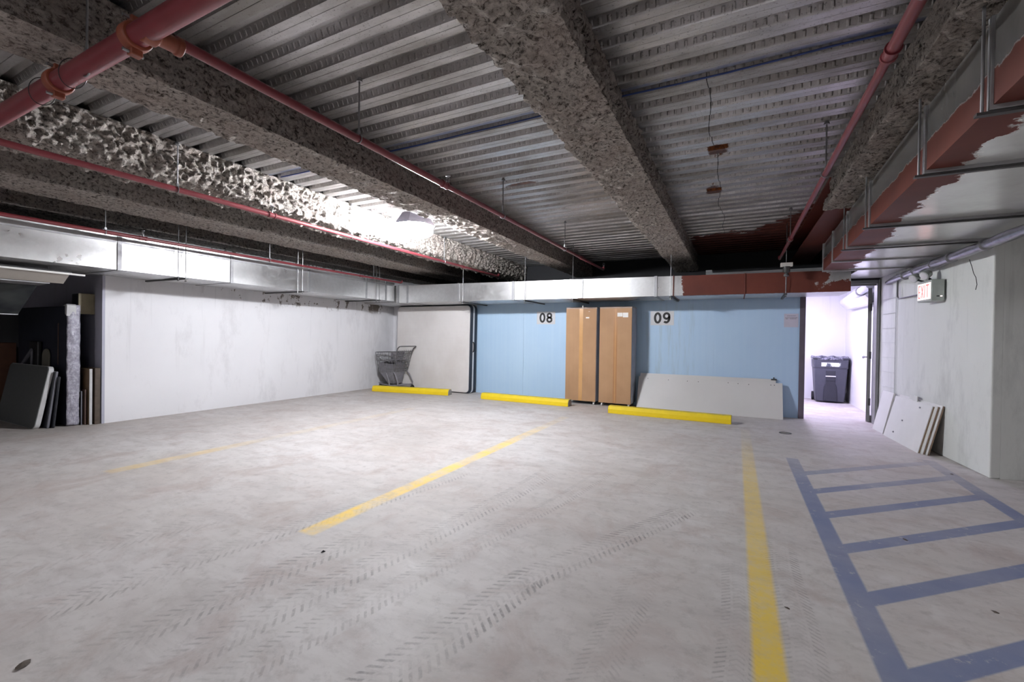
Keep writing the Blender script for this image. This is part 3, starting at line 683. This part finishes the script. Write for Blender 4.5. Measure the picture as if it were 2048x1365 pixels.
# ================================================================= MATTRESS
mt = thing('mattress', 'white quilted mattress with navy border standing against the back wall', 'mattress', (-6.20, 8.13, 0))
def rrect(w_, h, rad, n=6, x0=0, z0=0):
    pts = []
    for cx, cz, a0 in ((w_/2-rad, h-rad, 0), (-w_/2+rad, h-rad, 90), (-w_/2+rad, rad, 180), (w_/2-rad, rad, 270)):
        for k in range(n+1):
            a = R(a0+90*k/n); pts.append((x0+cx+rad*math.cos(a), z0+cz+rad*math.sin(a)))
    return pts
Mm = Matrix.Rotation(R(-1.0), 4, 'X')
core = MB().prism(rrect(2.09, 1.955, .1), .03, .27, 'Y', Mm).build('border', M['navy'], mt, .02, True)
MB().prism(rrect(2.04, 1.915, .09, z0=.02), .0, .03, 'Y', Mm).build('front_cover', M['ticking'], mt, .018, True, 3)
MB().prism(rrect(2.04, 1.915, .09, z0=.02), .27, .30, 'Y', Mm).build('back_cover', M['ticking'], mt, .015, True)
b = MB(); rr_ = rrect(2.096, 1.961, .1, z0=-.003); n = len(rr_)
for y in (.10, .155):
    for x, z in rr_: b.v.append(tuple(Mm @ Vector((x, y, z))))
b.f = [(i, (i+1) % n, (i+1) % n+n, i+n) for i in range(n)]
tp = b.build('border_tape', M['white_tape'], mt); sm = tp.modifiers.new('s', 'SOLIDIFY'); sm.thickness = .004
hd = MB(); hd.tube([(1.055, .115, 1.13), (1.075, .125, 1.11), (1.08, .125, 1.02), (1.075, .125, .93), (1.055, .115, .91)], .012, 8); hd.tube([(1.055, .14, 1.12), (1.07, .15, 1.02), (1.055, .14, .92)], .01, 8)
hd.build('carry_handle', M['black'], mt, smooth=True)

# ================================================================= CABINETS
def cabinet(x0, x1, lab, tapex, tmat, lean, dark):
    w_ = x1-x0; t_ = thing('rolling_cabinet', lab, 'cabinet', ((x0+x1)/2, 8.05, 0), 0, 'cardboard faced cabinets')
    h = w_/2; z0, z1 = .075, 1.825
    MB().box(-h, h, .012, .40, z0, z1).build('carcass', M['cab_side'], t_, .003)
    MB().box(-h, h-.006, .0, .012, z0-.012, z1-.012).build('cardboard_front', M['card'], t_, .002)
    MB().box(-h, h, .0, .40, z1, z1+.008).build('cardboard_top', M['card'], t_, .002)
    MB().box(tapex-.035, tapex+.035, -.0015, .0, z0-.01, z1-.013).build('packing_tape', M[tmat], t_)
    for sx in (-1, 1):
        for y in (.05, .35):
            b = MB(); b.lathe([(.008, -.012), (.024, -.012), (.026, 0), (.024, .012), (.008, .012)], (sx*(h-.05), y, .026), 16, 'X'); b.box(sx*(h-.05)-.017, sx*(h-.05)+.017, y-.012, y+.02, .04, .074)
            b.build('caster', M['paper'], t_, smooth=True)
    return t_
c1 = cabinet(-2.92, -2.318, 'left of the two tall cardboard faced cabinets, with shiny tape strip', -.0, 'tape', 0, 0)
b = MB(); b.box(.09, .155, -.003, -.001, 1.626, 1.65, Matrix.Rotation(R(-0), 4, 'Y')); b.box(.14, .165, -.003, -.001, 1.752, 1.758); b.build('paper_label', M['paper'], c1)
MB().lathe([(.016, 0), (.018, .03), (.008, .045)], (.0+.02, .03, 1.833), 10).build('foam_knob', M['paper'], c1, smooth=True)
c2 = cabinet(-2.262, -1.668, 'right of the two tall cardboard faced cabinets, with white shipping label', -.0, 'tape_dark', 0, 0)
b = MB(); b.box(.03, .125, -.003, -.001, 1.655, 1.725); b.box(.13, .225, -.003, -.001, 1.64, 1.725); b.build('shipping_label', M['paper'], c2)
MB().box(-.006, .006, -.0022, -.0016, .08, 1.80, Matrix.Translation((.0, 0, 0))).build('tape_seam', M['tape'], c2)

# ================================================================= WALL SIGNS
def sign(x, z, txt, lab):
    t_ = thing('bay_number_sign', lab, 'sign', (x, YB-.001, z), 0, 'bay number signs')
    MB().box(-.205, .205, -.004, 0, -.135, .125).build('plate', M['sign'], t_)
    def ribbon(pts, wd):
        b = MB(); n = len(pts); V = [Vector(p) for p in pts]
        for i, p in enumerate(V):
            d = (V[min(i+1, n-1)]-V[max(i-1, 0)]).normalized(); q = Vector((-d.y, d.x))*wd/2
            for k in (p+q, p-q): b.v.append((k.x, -.0052, k.y))
        b.f = [(2*i, 2*i+1, 2*i+3, 2*i+2) for i in range(n-1)]; return b
    def ell(cx, cz, rx, rz, a0=0, a1=360, n=36): return [(cx+rx*math.cos(R(a0+(a1-a0)*k/n)), cz+rz*math.sin(R(a0+(a1-a0)*k/n))) for k in range(n+1)]
    for ch, cx in zip(txt, (-.078, .078)):
        if ch == '0': st = [ell(cx, 0, .047, .084)]
        elif ch == '8': st = [ell(cx, .043, .042, .041), ell(cx, -.042, .048, .044)]
        else: st = [ell(cx, .034, .046, .049), [(cx+.046, .034), (cx+.047, .0)]+ell(cx-.006, -.0, .053, .082, 0, -130, 20)]
        m_ = MB()
        for q in st: r_ = ribbon(q, .040); m_.add(r_.v, r_.f)
        m_.build('digit', M['ink'], t_)
sign(-3.52, 1.665, '08', 'pale wall sign reading 08, left of the cabinets')
sign(-1.215, 1.645, '09', 'pale wall sign reading 09, right of the cabinets')
t_ = thing('notice', 'small pale paper notice with three printed lines by the door trim', 'notice', (.80, YB-.001, 1.60))
MB().box(-.10, .10, -.002, 0, -.12, .10).build('sheet', simple('violet tinged paper', (196, 190, 208), .6, 0, .05), t_)
b = MB()
for z, xs_ in ((.065, (-.06, .06)), (.034, (-.085, .085)), (.016, (-.075, -.045)), (.016, (-.02, .07))):
    x = xs_[0]
    while x < xs_[1]:
        l = random.uniform(.006, .018); b.box(x, min(x+l, xs_[1]), -.003, -.0019, z-.004, z+.004); x += l+.003
b.build('print', M['grey_ink'], t_)

# ================================================================= LONG WHITE PANELS
def leaning(name, lab, mat, x0, x1, ybot, ytop, h, th, z0=0, group=None, holes=(), drop=0.0, edge=None):
    t_ = thing(name, lab, 'panel', ((x0+x1)/2, ybot, z0), 0, group); w_ = (x1-x0)/2
    a = math.asin(min(.9, (ytop-ybot)/h)); M_ = Matrix.Rotation(-a, 4, 'X')
    MB().box(-w_, w_, 0, th, 0, h, M_).build('board', M[mat], t_, .003)
    if holes:
        b = MB()
        for x, z in holes: b.box(x-.006, x+.006, -.0012, 0, z-.006, z+.006, M_)
        b.build('screw_holes', M['darksteel'], t_)
    return t_, M_
p1, Mx = leaning('long_panel', 'long white laminate panel leaning on the blue wall, front one', 'white_board', -1.60, .69, 8.19, 8.40, .60, .018, 0, 'leaning long panels',
            [(-.98, .565), (-.62, .555), (-.3, .55), (-.12, .55), (.35, .56), (.5, .555), (.66, .55), (.98, .56), (1.03, .56)])
p2, Mx = leaning('long_panel', 'long white panel leaning behind the front one, bracket at its end', 'white_board', -1.58, .60, 8.235, 8.45, .655, .014, 0, 'leaning long panels')
b = MB(); b.box(1.02, 1.10, -.02, .0, .635, .655, Mx); b.tube([Mx @ Vector((1.06, -.02, .645)), Mx @ Vector((1.06, .0, .68))], .01, 8); b.build('metal_bracket', M['darksteel'], p2)

# ================================================================= EXIT SIGN AND EMERGENCY HEADS
ex = thing('exit_sign', 'lit EXIT sign with two emergency lamp heads on the right wall', 'exit sign', (2.035, 6.67, 1.85), R(4.1))
MB().box(-.115, .0, -.17, .17, -.125, .115).build('housing', M['exit_box'], ex, .008)
MB().box(-.119, -.114, -.155, .155, -.10, .085).build('face_panel', M['exit_face'], ex)
b = MB()
def stroke(y0, z0, y1, z1, wd=.013): b.bar((-.1205, y0, z0), (-.1205, y1, z1), wd, .0012, up=(1, 0, 0))
for z in (-.075, -.008, .06): stroke(.13, z, .085, z)
stroke(.125, -.081, .125, .066); stroke(.062, -.08, .008, .066); stroke(.008, -.08, .062, .066); stroke(-.022, -.08, -.022, .066); stroke(-.052, .06, -.125, .06); stroke(-.088, -.08, -.088, .066)
b.build('exit_letters', M['exit_red'], ex)
MB().box(-.07, -.045, -.173, -.169, -.08, -.068).build('test_button', M['black'], ex); MB().box(-.04, -.02, -.172, -.169, -.08, -.068).build('indicator', M['exit_face'], ex)
for y in (.25, -.03):
    Mh = Matrix.Translation((-.125, y, .175)) @ Vector((-1, 0, 0)).rotation_difference(Vector((-.8, -.35, -.5))).to_matrix().to_4x4()
    h_ = MB().lathe([(.018, .08), (.04, .055), (.052, .0), (.052, -.01)], (0, 0, 0), 24, 'X', Mh).build('lamp_head', M['exit_box'], ex, 0, True)
    MB().lathe([(.046, -.011), (.042, -.017), (.01, -.02)], (0, 0, 0), 24, 'X', Mh).build('lamp_glass', M['lens_off'], h_, 0, True)
    MB().tube([(-.05, y*.5, .11), (-.11, y, .165)], .012, 8).build('swivel', M['black'], ex)
cd = MB(); cd.tube([(1.955, 7.74, 2.16), (1.955, 7.74, 1.93), (1.955, 7.735, 1.88), (1.957, 7.70, 1.85), (1.965, 7.6, 1.848), (2.0, 6.9, 1.843), (2.01, 6.82, 1.843)], .009, 8)
tag(cd.build('conduit', M['darksteel'], smooth=True), 'thin conduit bending down the right wall to the EXIT sign', 'conduit')
# wrapped pipe along the right wall top
wp = thing('wrapped_pipe', 'foil wrapped pipe running along the top of the right wall', 'pipe', (0, 0, 0))
b = MB(); pts = []; rad = []
y = 2.0
while y < 7.9:
    pts.append((1.965 if y > 5.2 else 1.965, y, 2.135)); rad.append(.044+.004*math.sin(y*9)); y += .09
pts += [(1.955, 8.0, 2.13), (1.93, 8.1, 2.11)]; rad += [.038, .03]
b.tube(pts, rad, 18); b.build('pipe', M['wrap'], wp, smooth=True)
for y in (4.6, 5.4, 6.1, 6.55, 7.1, 7.5): MB().lathe([(.045, -.02), (.055, -.015), (.055, .015), (.045, .02)], (1.965, y, 2.135), 20, 'Y').build('wrap_band', M['steel'], wp, smooth=True)
wr = MB(); wr.tube([(2.085, 6.05, 2.1), (2.08, 5.98, 2.02), (2.083, 5.95, 1.95), (2.083, 5.9, 1.9), (2.085, 5.88, 1.83), (2.083, 5.9, 1.78)], .003, 6)
tag(wr.build('loose_wire', M['black'], smooth=True), 'thin dark wire dangling near the right wall corner', 'wire')

# ================================================================= SMALL WHITE BOARDS BY THE RIGHT WALL
def rboard(y0, y1, xb, xt, h, th, lab, mat='white_bright', edge='raw_wood', grp='boards leaning on the right wall', tilt=0.0, knobs=()):
    # stands on the floor, leans towards +x
    t_ = thing('leaning_board', lab, 'board', (xb, (y0+y1)/2, 0), R(3.2), grp); w_ = (y1-y0)/2
    a = math.asin(min(.9, (xt-xb)/h)); M_ = Matrix.Rotation(a, 4, 'Y')
    MB().box(0, th*.35, -w_, w_, 0, h, M_).build('face', M[mat], t_, .0015)
    MB().box(th*.35, th, -w_+.002, w_-.002, .002, h-.002, M_).build('core', M[edge], t_, .001)
    for (y, z) in knobs: MB().box(-.008, 0, y-.012, y+.012, z-.009, z+.009, M_).build('fitting', M['steel'], t_)
    return t_
rboard(7.68, 8.08, 1.80, 1.915, .575, .02, 'narrow white board leaning by the door frame', edge='white_bright')
rboard(6.55, 7.60, 1.83, 1.955, .555, .022, 'large square white board leaning, front of the stack', knobs=((.1, .28), (-.25, .5), (.25, .1)))
rboard(6.50, 7.55, 1.858, 1.98, .56, .022, 'board with raw brown edge directly behind the large white board')
rboard(6.47, 7.62, 1.885, 2.01, .575, .022, 'rearmost board of the stack leaning on the right wall')
tag(MB().box(1.972, 1.984, 7.0, 7.25, .42, .60).build('cover_plate', M['right_wall'], None, .002), 'flat grey cover plate on the right wall behind the boards', 'cover plate')

# ================================================================= FLOOR DRAIN AND BITS
t_ = thing('floor_drain', 'dark oval drain ring in the floor before the long panels', 'drain', (.62, 7.02, 0))
MB().lathe([(.075, .0), (.075, .004), (.058, .004), (.056, .001)], (0, 0, 0), 28).build('ring', M['darksteel'], t_); MB().lathe([(.055, .0), (.055, .0015)], (0, 0, 0), 20).build('plate', M['concrete'], t_)
def crumb(x, y, s, lab, mat='leaf', kind='leaf', flat=.35):
    b = MB(); n = 9; ring = [(s*random.uniform(.7, 1.1)*math.cos(2*math.pi*k/n), s*random.uniform(.35, .6)*math.sin(2*math.pi*k/n), random.uniform(.0, .15)*s) for k in range(n)]
    b.v = ring+[(0, 0, s*flat)]+[(0, 0, 0.001)]; b.f = [(k, (k+1) % n, n) for k in range(n)]+[((k+1) % n, k, n+1) for k in range(n)]
    o = b.build('dry_leaf' if kind == 'leaf' else 'pebble', M[mat]); o.location = (x, y, .001); o.rotation_euler = (0, 0, random.uniform(0, 3)); return tag(o, lab, kind)
crumb(-2.35, .64, .035, 'curled dark leaf on the floor at the lower left corner')
crumb(-2.09, 1.765, .014, 'small dark stone on the floor near the end of the faded yellow line', 'slate', 'pebble', .8)
crumb(1.86, 5.65, .02, 'dark scrap on the blue hatching nearest the white boards')
crumb(.236, 2.42, .016, 'thin dark twig scrap between the yellow line and the blue hatching')
crumb(1.1, 2.85, .016, 'dark crumb inside the blue hatching, near bottom right')
crumb(.98, 3.62, .018, 'brown leaf scrap in the fourth gap of the blue hatching')

# ================================================================= TRASH BIN
tb = thing('trash_bin', 'dark grey wheeled trash bin with liner standing in the white corridor', 'trash bin', (1.75, 11.22, 0), R(-3))
def frust(b, w0, d0, w1, d1, z0, z1, yo=0):
    b.add([(-w0/2, yo-d0/2, z0), (w0/2, yo-d0/2, z0), (w0/2, yo+d0/2, z0), (-w0/2, yo+d0/2, z0), (-w1/2, yo-d1/2, z1), (w1/2, yo-d1/2, z1), (w1/2, yo+d1/2, z1), (-w1/2, yo+d1/2, z1)],
          [(3, 2, 1, 0), (4, 5, 6, 7), (0, 1, 5, 4), (1, 2, 6, 5), (2, 3, 7, 6), (3, 0, 4, 7)]); return b
b = MB(); frust(b, .48, .42, .56, .52, .02, .72); frust(b, .575, .535, .585, .55, .70, .90); b.build('body', M['bin'], tb, .02, True)
frust(MB(), .615, .58, .615, .58, .895, .93).build('rim', M['bin'], tb, .012)
b = MB(); n = 40
for rr, zz in ((1.0, .88), (1.04, .915), (1.02, .945), (.93, .935), (.9, .90)):
    for k in range(n):
        a = 2*math.pi*k/n; q = (abs(math.cos(a))**5+abs(math.sin(a))**5)**(-1/5)
        b.v.append((.305*rr*q*math.cos(a), .285*rr*q*math.sin(a), zz+.012*math.sin(k*1.7)*(.4+.6*(zz > .9))))
b.f = [(j*n+k, j*n+(k+1) % n, (j+1)*n+(k+1) % n, (j+1)*n+k) for j in range(4) for k in range(n)]+[tuple(4*n+k for k in range(n))]
b.build('liner', M['liner'], tb, smooth=True)
Mf = Matrix.Translation((0, -.262, 0)) @ Matrix.Rotation(R(3.9), 4, 'X')
MB().box(-.16, .16, -.276, -.268, .745, .825).build('sticker', M['sticker'], tb)
b = MB(); b.prism([(-.075, .45), (.075, .45), (.08, .66), (-.08, .66)], -.262, -.225, 'Y'); b.build('grip_recess', M['bin_dark'], tb, .006)
b = MB(); b.prism([(-.115, .04), (.115, .04), (.105, .33), (.08, .40), (.08, .52), (-.08, .52), (-.08, .40), (-.105, .33)], -.252, -.215, 'Y'); b.build('moulded_panel', M['bin_dark'], tb, .008)
MB().tube([(-.085, -.268, .545), (.085, -.268, .545)], .012, 10).build('catch_bar', M['white_tape'], tb)
for s in (-1, 1): MB().lathe([(.03, -.025), (.09, -.022), (.09, .022), (.03, .025)], (s*.26, .22, .09), 20, 'X').build('wheel', M['rubber'], tb, smooth=True)
# wrapped pipe end and guard in corridor
cp = thing('corridor_pipe', 'white wrapped pipe with guard high on the corridor right wall', 'pipe', (0, 0, 0))
MB().tube([(1.93, 10.95, 2.05), (1.93, 9.62, 2.14), (1.93, 9.0, 2.18)], [.07, .065, .06], 20).build('pipe', M['bright_wrap'], cp, smooth=True)
MB().prism([(1.86, 2.02), (1.97, 1.90), (2.083, 1.90), (2.083, 2.1)], 10.95, 9.0, 'Y').build('guard', M['bright_wrap'], cp, .006)
MB().lathe([(.07, -.04), (.08, -.03), (.08, .03), (.07, .04)], (1.93, 9.62, 2.14), 18, 'Y').build('pipe_band', M['steel'], cp, smooth=True)

# ================================================================= SHOPPING CART
ct = thing('shopping_cart', 'grey wire shopping cart by the mattress, behind the left yellow curb', 'shopping cart', (-6.98, 7.86, 0), R(-6))
# local x: front (-) to handle (+); y: width
def W(z): return .18+.045*(z-.35)/.5
b = MB()
def ring(z, x0, x1, w0, w1, rad=.008, topz=None):
    b.tube([(x0, -w0, z), (x1, -w1, topz or z), (x1, w1, topz or z), (x0, w0, z), (x0, -w0, z)], rad, 6, False)
XF = {.86: -.47, .76: -.462, .66: -.455, .56: -.445, .47: -.43}
for z, xf in XF.items(): ring(z, xf, .26-(.86-z)*.28, W(z)-.05, W(z), .010 if z in (.86,) else .006, z+.02)
for k in range(13):
    u_ = k/12; xt = -.47+.72*u_; xb = -.40+.54*u_
    for s in (-1, 1): b.tube([(xt, s*(.21+.05*u_), .87), (xb, s*(.16+.03*u_), .42-.04*(1-u_))], .0038, 5, False)
for k in range(7):
    y = -.17+.34*k/6; b.tube([(-.47, y*1.15, .86), (-.41, y*.9, .40), (.12, y, .44)], .0038, 5, False)
b.build('basket', M['cart'], ct, smooth=True)
# rear flap panel with grid and child seat
b = MB()
for z0 in (.50, .58, .66, .74, .82, .90): b.tube([(.14+(z0-.42)*.30, -.23, z0), (.14+(z0-.42)*.30, .23, z0)], .005, 6)
for k in range(9):
    y = -.23+.46*k/8; b.tube([(.14, y*.9, .42), (.285, y, .93)], .005, 6)
b.build('rear_flap', M['cart'], ct, smooth=True)
b = MB(); b.add([(.02, -.19, .70), (.20, -.21, .70), (.20, .21, .70), (.02, .19, .70), (.05, -.2, .88), (.05, .2, .88)], [(0, 1, 2, 3), (0, 3, 5, 4)]); o = b.build('child_seat', M['cart_light'], ct); sm = o.modifiers.new('s', 'SOLIDIFY'); sm.thickness = .012
b = MB(); b.tube([(.26, -.23, .86), (.31, -.245, .96), (.38, -.25, 1.005), (.395, -.22, 1.01), (.395, .22, 1.01), (.38, .25, 1.005), (.31, .245, .96), (.26, .23, .86)], .014, 8); b.build('handle', M['cart'], ct, smooth=True)
b = MB()
for s in (-1, 1):
    b.tube([(.15, s*.20, .43), (.22, s*.21, .36), (.31, s*.22, .19), (.30, s*.22, .13), (.05, s*.20, .115), (-.38, s*.13, .125), (-.43, s*.12, .14)], .014, 8)
    b.tube([(-.22, s*.15, .41), (-.14, s*.16, .38), (-.03, s*.18, .20), (.0, s*.19, .12)], .016, 8)
b.tube([(-.43, -.12, .14), (-.43, .12, .14)], .014, 8); b.tube([(.30, -.22, .14), (.30, .22, .14)], .012, 8); b.tube([(.05, -.2, .115), (.05, .2, .115)], .01, 8)
b.build('chassis', M['cart_light'], ct, smooth=True)
b = MB(); b.add([(-.41, -.16, .43), (-.41, .16, .43), (.10, -.18, .44), (.10, .18, .44), (-.14, -.12, .15), (-.14, .12, .15), (.06, -.13, .15), (.06, .13, .15), (-.40, -.165, .62), (-.40, .165, .62), (.12, -.19, .60), (.12, .19, .60)],
       [(0, 1, 5, 4), (2, 6, 7, 3), (0, 4, 6, 2), (1, 3, 7, 5), (8, 9, 1, 0), (10, 2, 3, 11), (8, 0, 2, 10), (9, 11, 3, 1), (4, 5, 7, 6)])
b.build('lower_bin', M['cart_bag'], ct, .01)
for x, s in ((-.38, -1), (-.38, 1), (.30, -1), (.30, 1)):
    w_ = .13 if x < 0 else .22
    o = MB().box(x-.018, x+.018, s*w_-.014, s*w_+.014, .08, .125).build('caster_fork', M['darksteel'], ct)
    MB().lathe([(.02, -.014), (.055, -.013), (.058, 0), (.055, .013), (.02, .014)], (x+.01, s*w_, .058), 20, 'Y').build('caster_wheel', M['rubber'], ct, smooth=True)
lb = MB(); nn = 10
for j in range(nn+1):
    for i in range(nn+1):
        x = -.36+.5*i/nn; y = -.15+.3*j/nn; lb.v.append((x, y, .60+.10*noise.noise(Vector((x*7, y*7, 3)))+.07*math.sin(math.pi*i/nn)))
lb.f = [(j*(nn+1)+i, j*(nn+1)+i+1, (j+1)*(nn+1)+i+1, (j+1)*(nn+1)+i) for j in range(nn) for i in range(nn)]
bg = lb.build('plastic_sheet', M['cart_bag'], None, smooth=True); bg.location = (-6.98, 7.86, 0); bg.rotation_euler = (0, 0, R(-6)); sm = bg.modifiers.new('s', 'SOLIDIFY'); sm.thickness = .008
tag(bg, 'crumpled dusty plastic sheet lying in the shopping cart basket', 'plastic sheet')

# ================================================================= LEFT RECESS: STORED THINGS
# wrapped dark mattress on edge
wm = thing('wrapped_mattress', 'dark mattress standing on edge with crinkled film at its end', 'mattress', (-8.6, 2.50, 0))
MB().prism(rrect(1.66, 1.575, .05), 0, .12, 'Y').build('body', M['navy_dark'], wm, .015, True)
b = MB(); nz = 60; ny = 8
for j in range(nz+1):
    z = .01+1.58*j/nz; pinch = .004*math.sin(j*.9)+.018*math.exp(-((z-.2)/.25)**2)*0
    for i in range(ny+1):
        y = -.006+.132*i/ny; bul = .018*math.sin(math.pi*i/ny)
        b.v.append((.836+bul+.012*noise.noise(Vector((0, y*18, z*9)))+.008*noise.noise(Vector((1, y*40, z*30))), y+pinch*.5, z))
b.f = [(j*(ny+1)+i, j*(ny+1)+i+1, (j+1)*(ny+1)+i+1, (j+1)*(ny+1)+i) for j in range(nz) for i in range(ny)]
o = b.build('plastic_film', M['film'], wm, smooth=True); sm = o.modifiers.new('s', 'SOLIDIFY'); sm.thickness = .006
b = MB(); b.prism([(.80, 1.47), (.85, 1.44), (.862, 1.58), (.84, 1.60), (.74, 1.585), (.75, 1.575), (.80, 1.57)], -.015, .08, 'Y'); o = b.build('corner_guard', M['table_edge'], wm, .006)
MB().tube([(.57, -.004, 1.35), (.575, -.006, 1.2), (.572, -.006, .8)], .006, 6).build('zip', M['brown'], wm)
# boards standing behind
def slab(name, lab, cat, x0, x1, y0, y1, h, mat, em=None, grp=None):
    t_ = thing(name, lab, cat, ((x0+x1)/2, (y0+y1)/2, 0), 0, grp); w_ = (x1-x0)/2; d = (y1-y0)/2
    MB().box(-w_, w_-.006, -d, d, 0, h).build('board', M[mat], t_, .003)
    MB().box(w_-.006, w_, -d, d, 0, h).build('edge', M[em or mat], t_, .001); return t_
slab('picture_frame', 'low black frame standing right beside the film wrapped mattress', 'frame', -8.25, -7.735, 2.628, 2.642, .45, 'black', 'slate_edge')
slab('picture_frame', 'low brown frame standing between black frame and tall wood board', 'frame', -8.3, -7.70, 2.655, 2.672, .47, 'brown', 'brown')
slab('wood_board', 'tall brown wood board with a pale edge in the left recess', 'board', -8.3, -7.655, 2.685, 2.715, .745, 'wood_mid', 'table_edge')
slab('wood_board', 'tall dark wood board closest to the end of the white wall', 'board', -8.3, -7.635, 2.735, 2.79, .755, 'wood_dark', 'wood_dark')
# folding table leaning
def leanback(name, lab, cat, xr, w_, yb, yt, h, th, mat, emat, rad=.06, shift=0, rz=0):
    t_ = thing(name, lab, cat, (xr-w_/2, yb, 0), rz); a = math.asin((yt-yb)/h); M_ = Matrix.Rotation(-a, 4, 'X')
    if shift: M_ = M_ @ Matrix.Shear('XZ', 4, (0, 0)) if False else M_
    MB().prism(rrect(w_, h, rad), .006, th, 'Y', M_).build('rim', M[emat], t_, .004)
    MB().prism(rrect(w_-.012, h-.012, rad, z0=.006), 0, .006, 'Y', M_).build('top', M[mat], t_, .002)
    return t_
leanback('folding_table', 'dark grey folding table top with pale rim leaning in the left recess', 'table', -7.86, 1.32, 2.22, 2.36, .80, .055, 'table_grey', 'table_edge', .07)
leanback('slate_panel', 'dark panel with grey edge leaning directly behind the folding table', 'panel', -7.80, .8, 2.315, 2.40, .73, .03, 'slate', 'slate_edge', .02)
leanback('slate_panel', 'narrow black panel leaning against the wrapped dark mattress', 'panel', -7.76, .6, 2.365, 2.42, .66, .02, 'slate', 'slate', .02)
leanback('oval_lid', 'pale oval lid poking up behind the folding table', 'lid', -8.26, .22, 2.455, 2.473, 1.0, .02, 'tan', 'tan', .1)
b = MB(); b.box(-.28, .0, -.025, .025, .55, 1.10); b.box(-.16, -.12, -.015, .015, 0, .6)
tag(b.build('chair_back', M['black'], None, .02), 'black upholstered chair back in the dark recess', 'chair').location = (-8.52, 2.462, 0)
slab('storage_crate', 'orange brown crate at the far left edge of the recess', 'crate', -10.3, -9.5, 2.2, 2.5, 1.06, 'crate', 'crate')
slab('white_box', 'small white box beside the folding table at the left frame edge', 'box', -10.2, -9.5, 1.95, 2.15, .62, 'paper', 'paper')
b = MB(); b.bar((-9.3, 2.415, .55), (-8.62, 2.415, .98), .02, .05); b.bar((-8.62, 2.415, .98), (-8.68, 2.415, .0), .02, .02)
tag(b.build('metal_leg_frame', M['slate_edge'], None, .003), 'grey folded table leg frame leaning above the table top', 'leg frame')
# tan box on the recess wall
t_ = thing('wall_box', 'beige electrical box on the grey recess wall above the wrapped mattress', 'electrical box', (-8.02, 2.83, 1.62))
MB().box(-.10, .08, -.17, 0, -.135, .135).build('body', M['slate'], t_, .003); MB().box(.08, .10, -.17, 0, -.14, .14).build('lit_side', M['tan_box'], t_, .003)  # dark body paints the shaded front, beige plate the lamp-lit side
# soffit pieces hanging left below the duct
sf = thing('storage_rack', 'overhead rack of sloping sheet panels under the left duct', 'rack', (0, 0, 0))
def quad(b, pts, th=.012):
    a, c_, d, e = [Vector(p) for p in pts]; n = (c_-a).cross(e-a).normalized()*th
    return b.add([a, c_, d, e, a+n, c_+n, d+n, e+n], [(0, 1, 2, 3), (7, 6, 5, 4), (0, 4, 5, 1), (1, 5, 6, 2), (2, 6, 7, 3), (3, 7, 4, 0)])
quad(MB(), [(-6.99, .4, 1.915), (-6.99, 2.27, 1.915), (-7.17, 2.27, 1.81), (-7.17, .4, 1.82)]).build('pale_panel', M['panel_beige'], sf)
MB().bar((-6.98, .2, 1.935), (-6.98, 2.40, 1.915), .022, .02).build('white_rail', M['paper'], sf)
MB().bar((-7.04, .2, 1.97), (-7.04, 2.30, 1.94), .02, .015).build('upper_rail', M['galv_dull'], sf)
quad(MB(), [(-7.19, .4, 1.80), (-7.19, 2.16, 1.80), (-7.52, 2.16, 1.79), (-7.52, .4, 1.79)]).build('grey_lip', M['galv_dull'], sf)
quad(MB(), [(-7.53, .4, 1.785), (-7.53, 2.15, 1.785), (-8.12, 2.15, 1.45), (-8.12, .4, 1.45)]).build('dark_panel', M['dark_sheet'], sf)
MB().bar((-8.12, .4, 1.448), (-8.12, 2.15, 1.448), .01, .01).build('lower_rail', M['galv_dull'], sf)
for y in (.45, 2.12): MB().tube([(-7.1, y, 1.9), (-7.1, y, 2.0)], .006, 6).build('hanging_rod', M['steel'], sf)
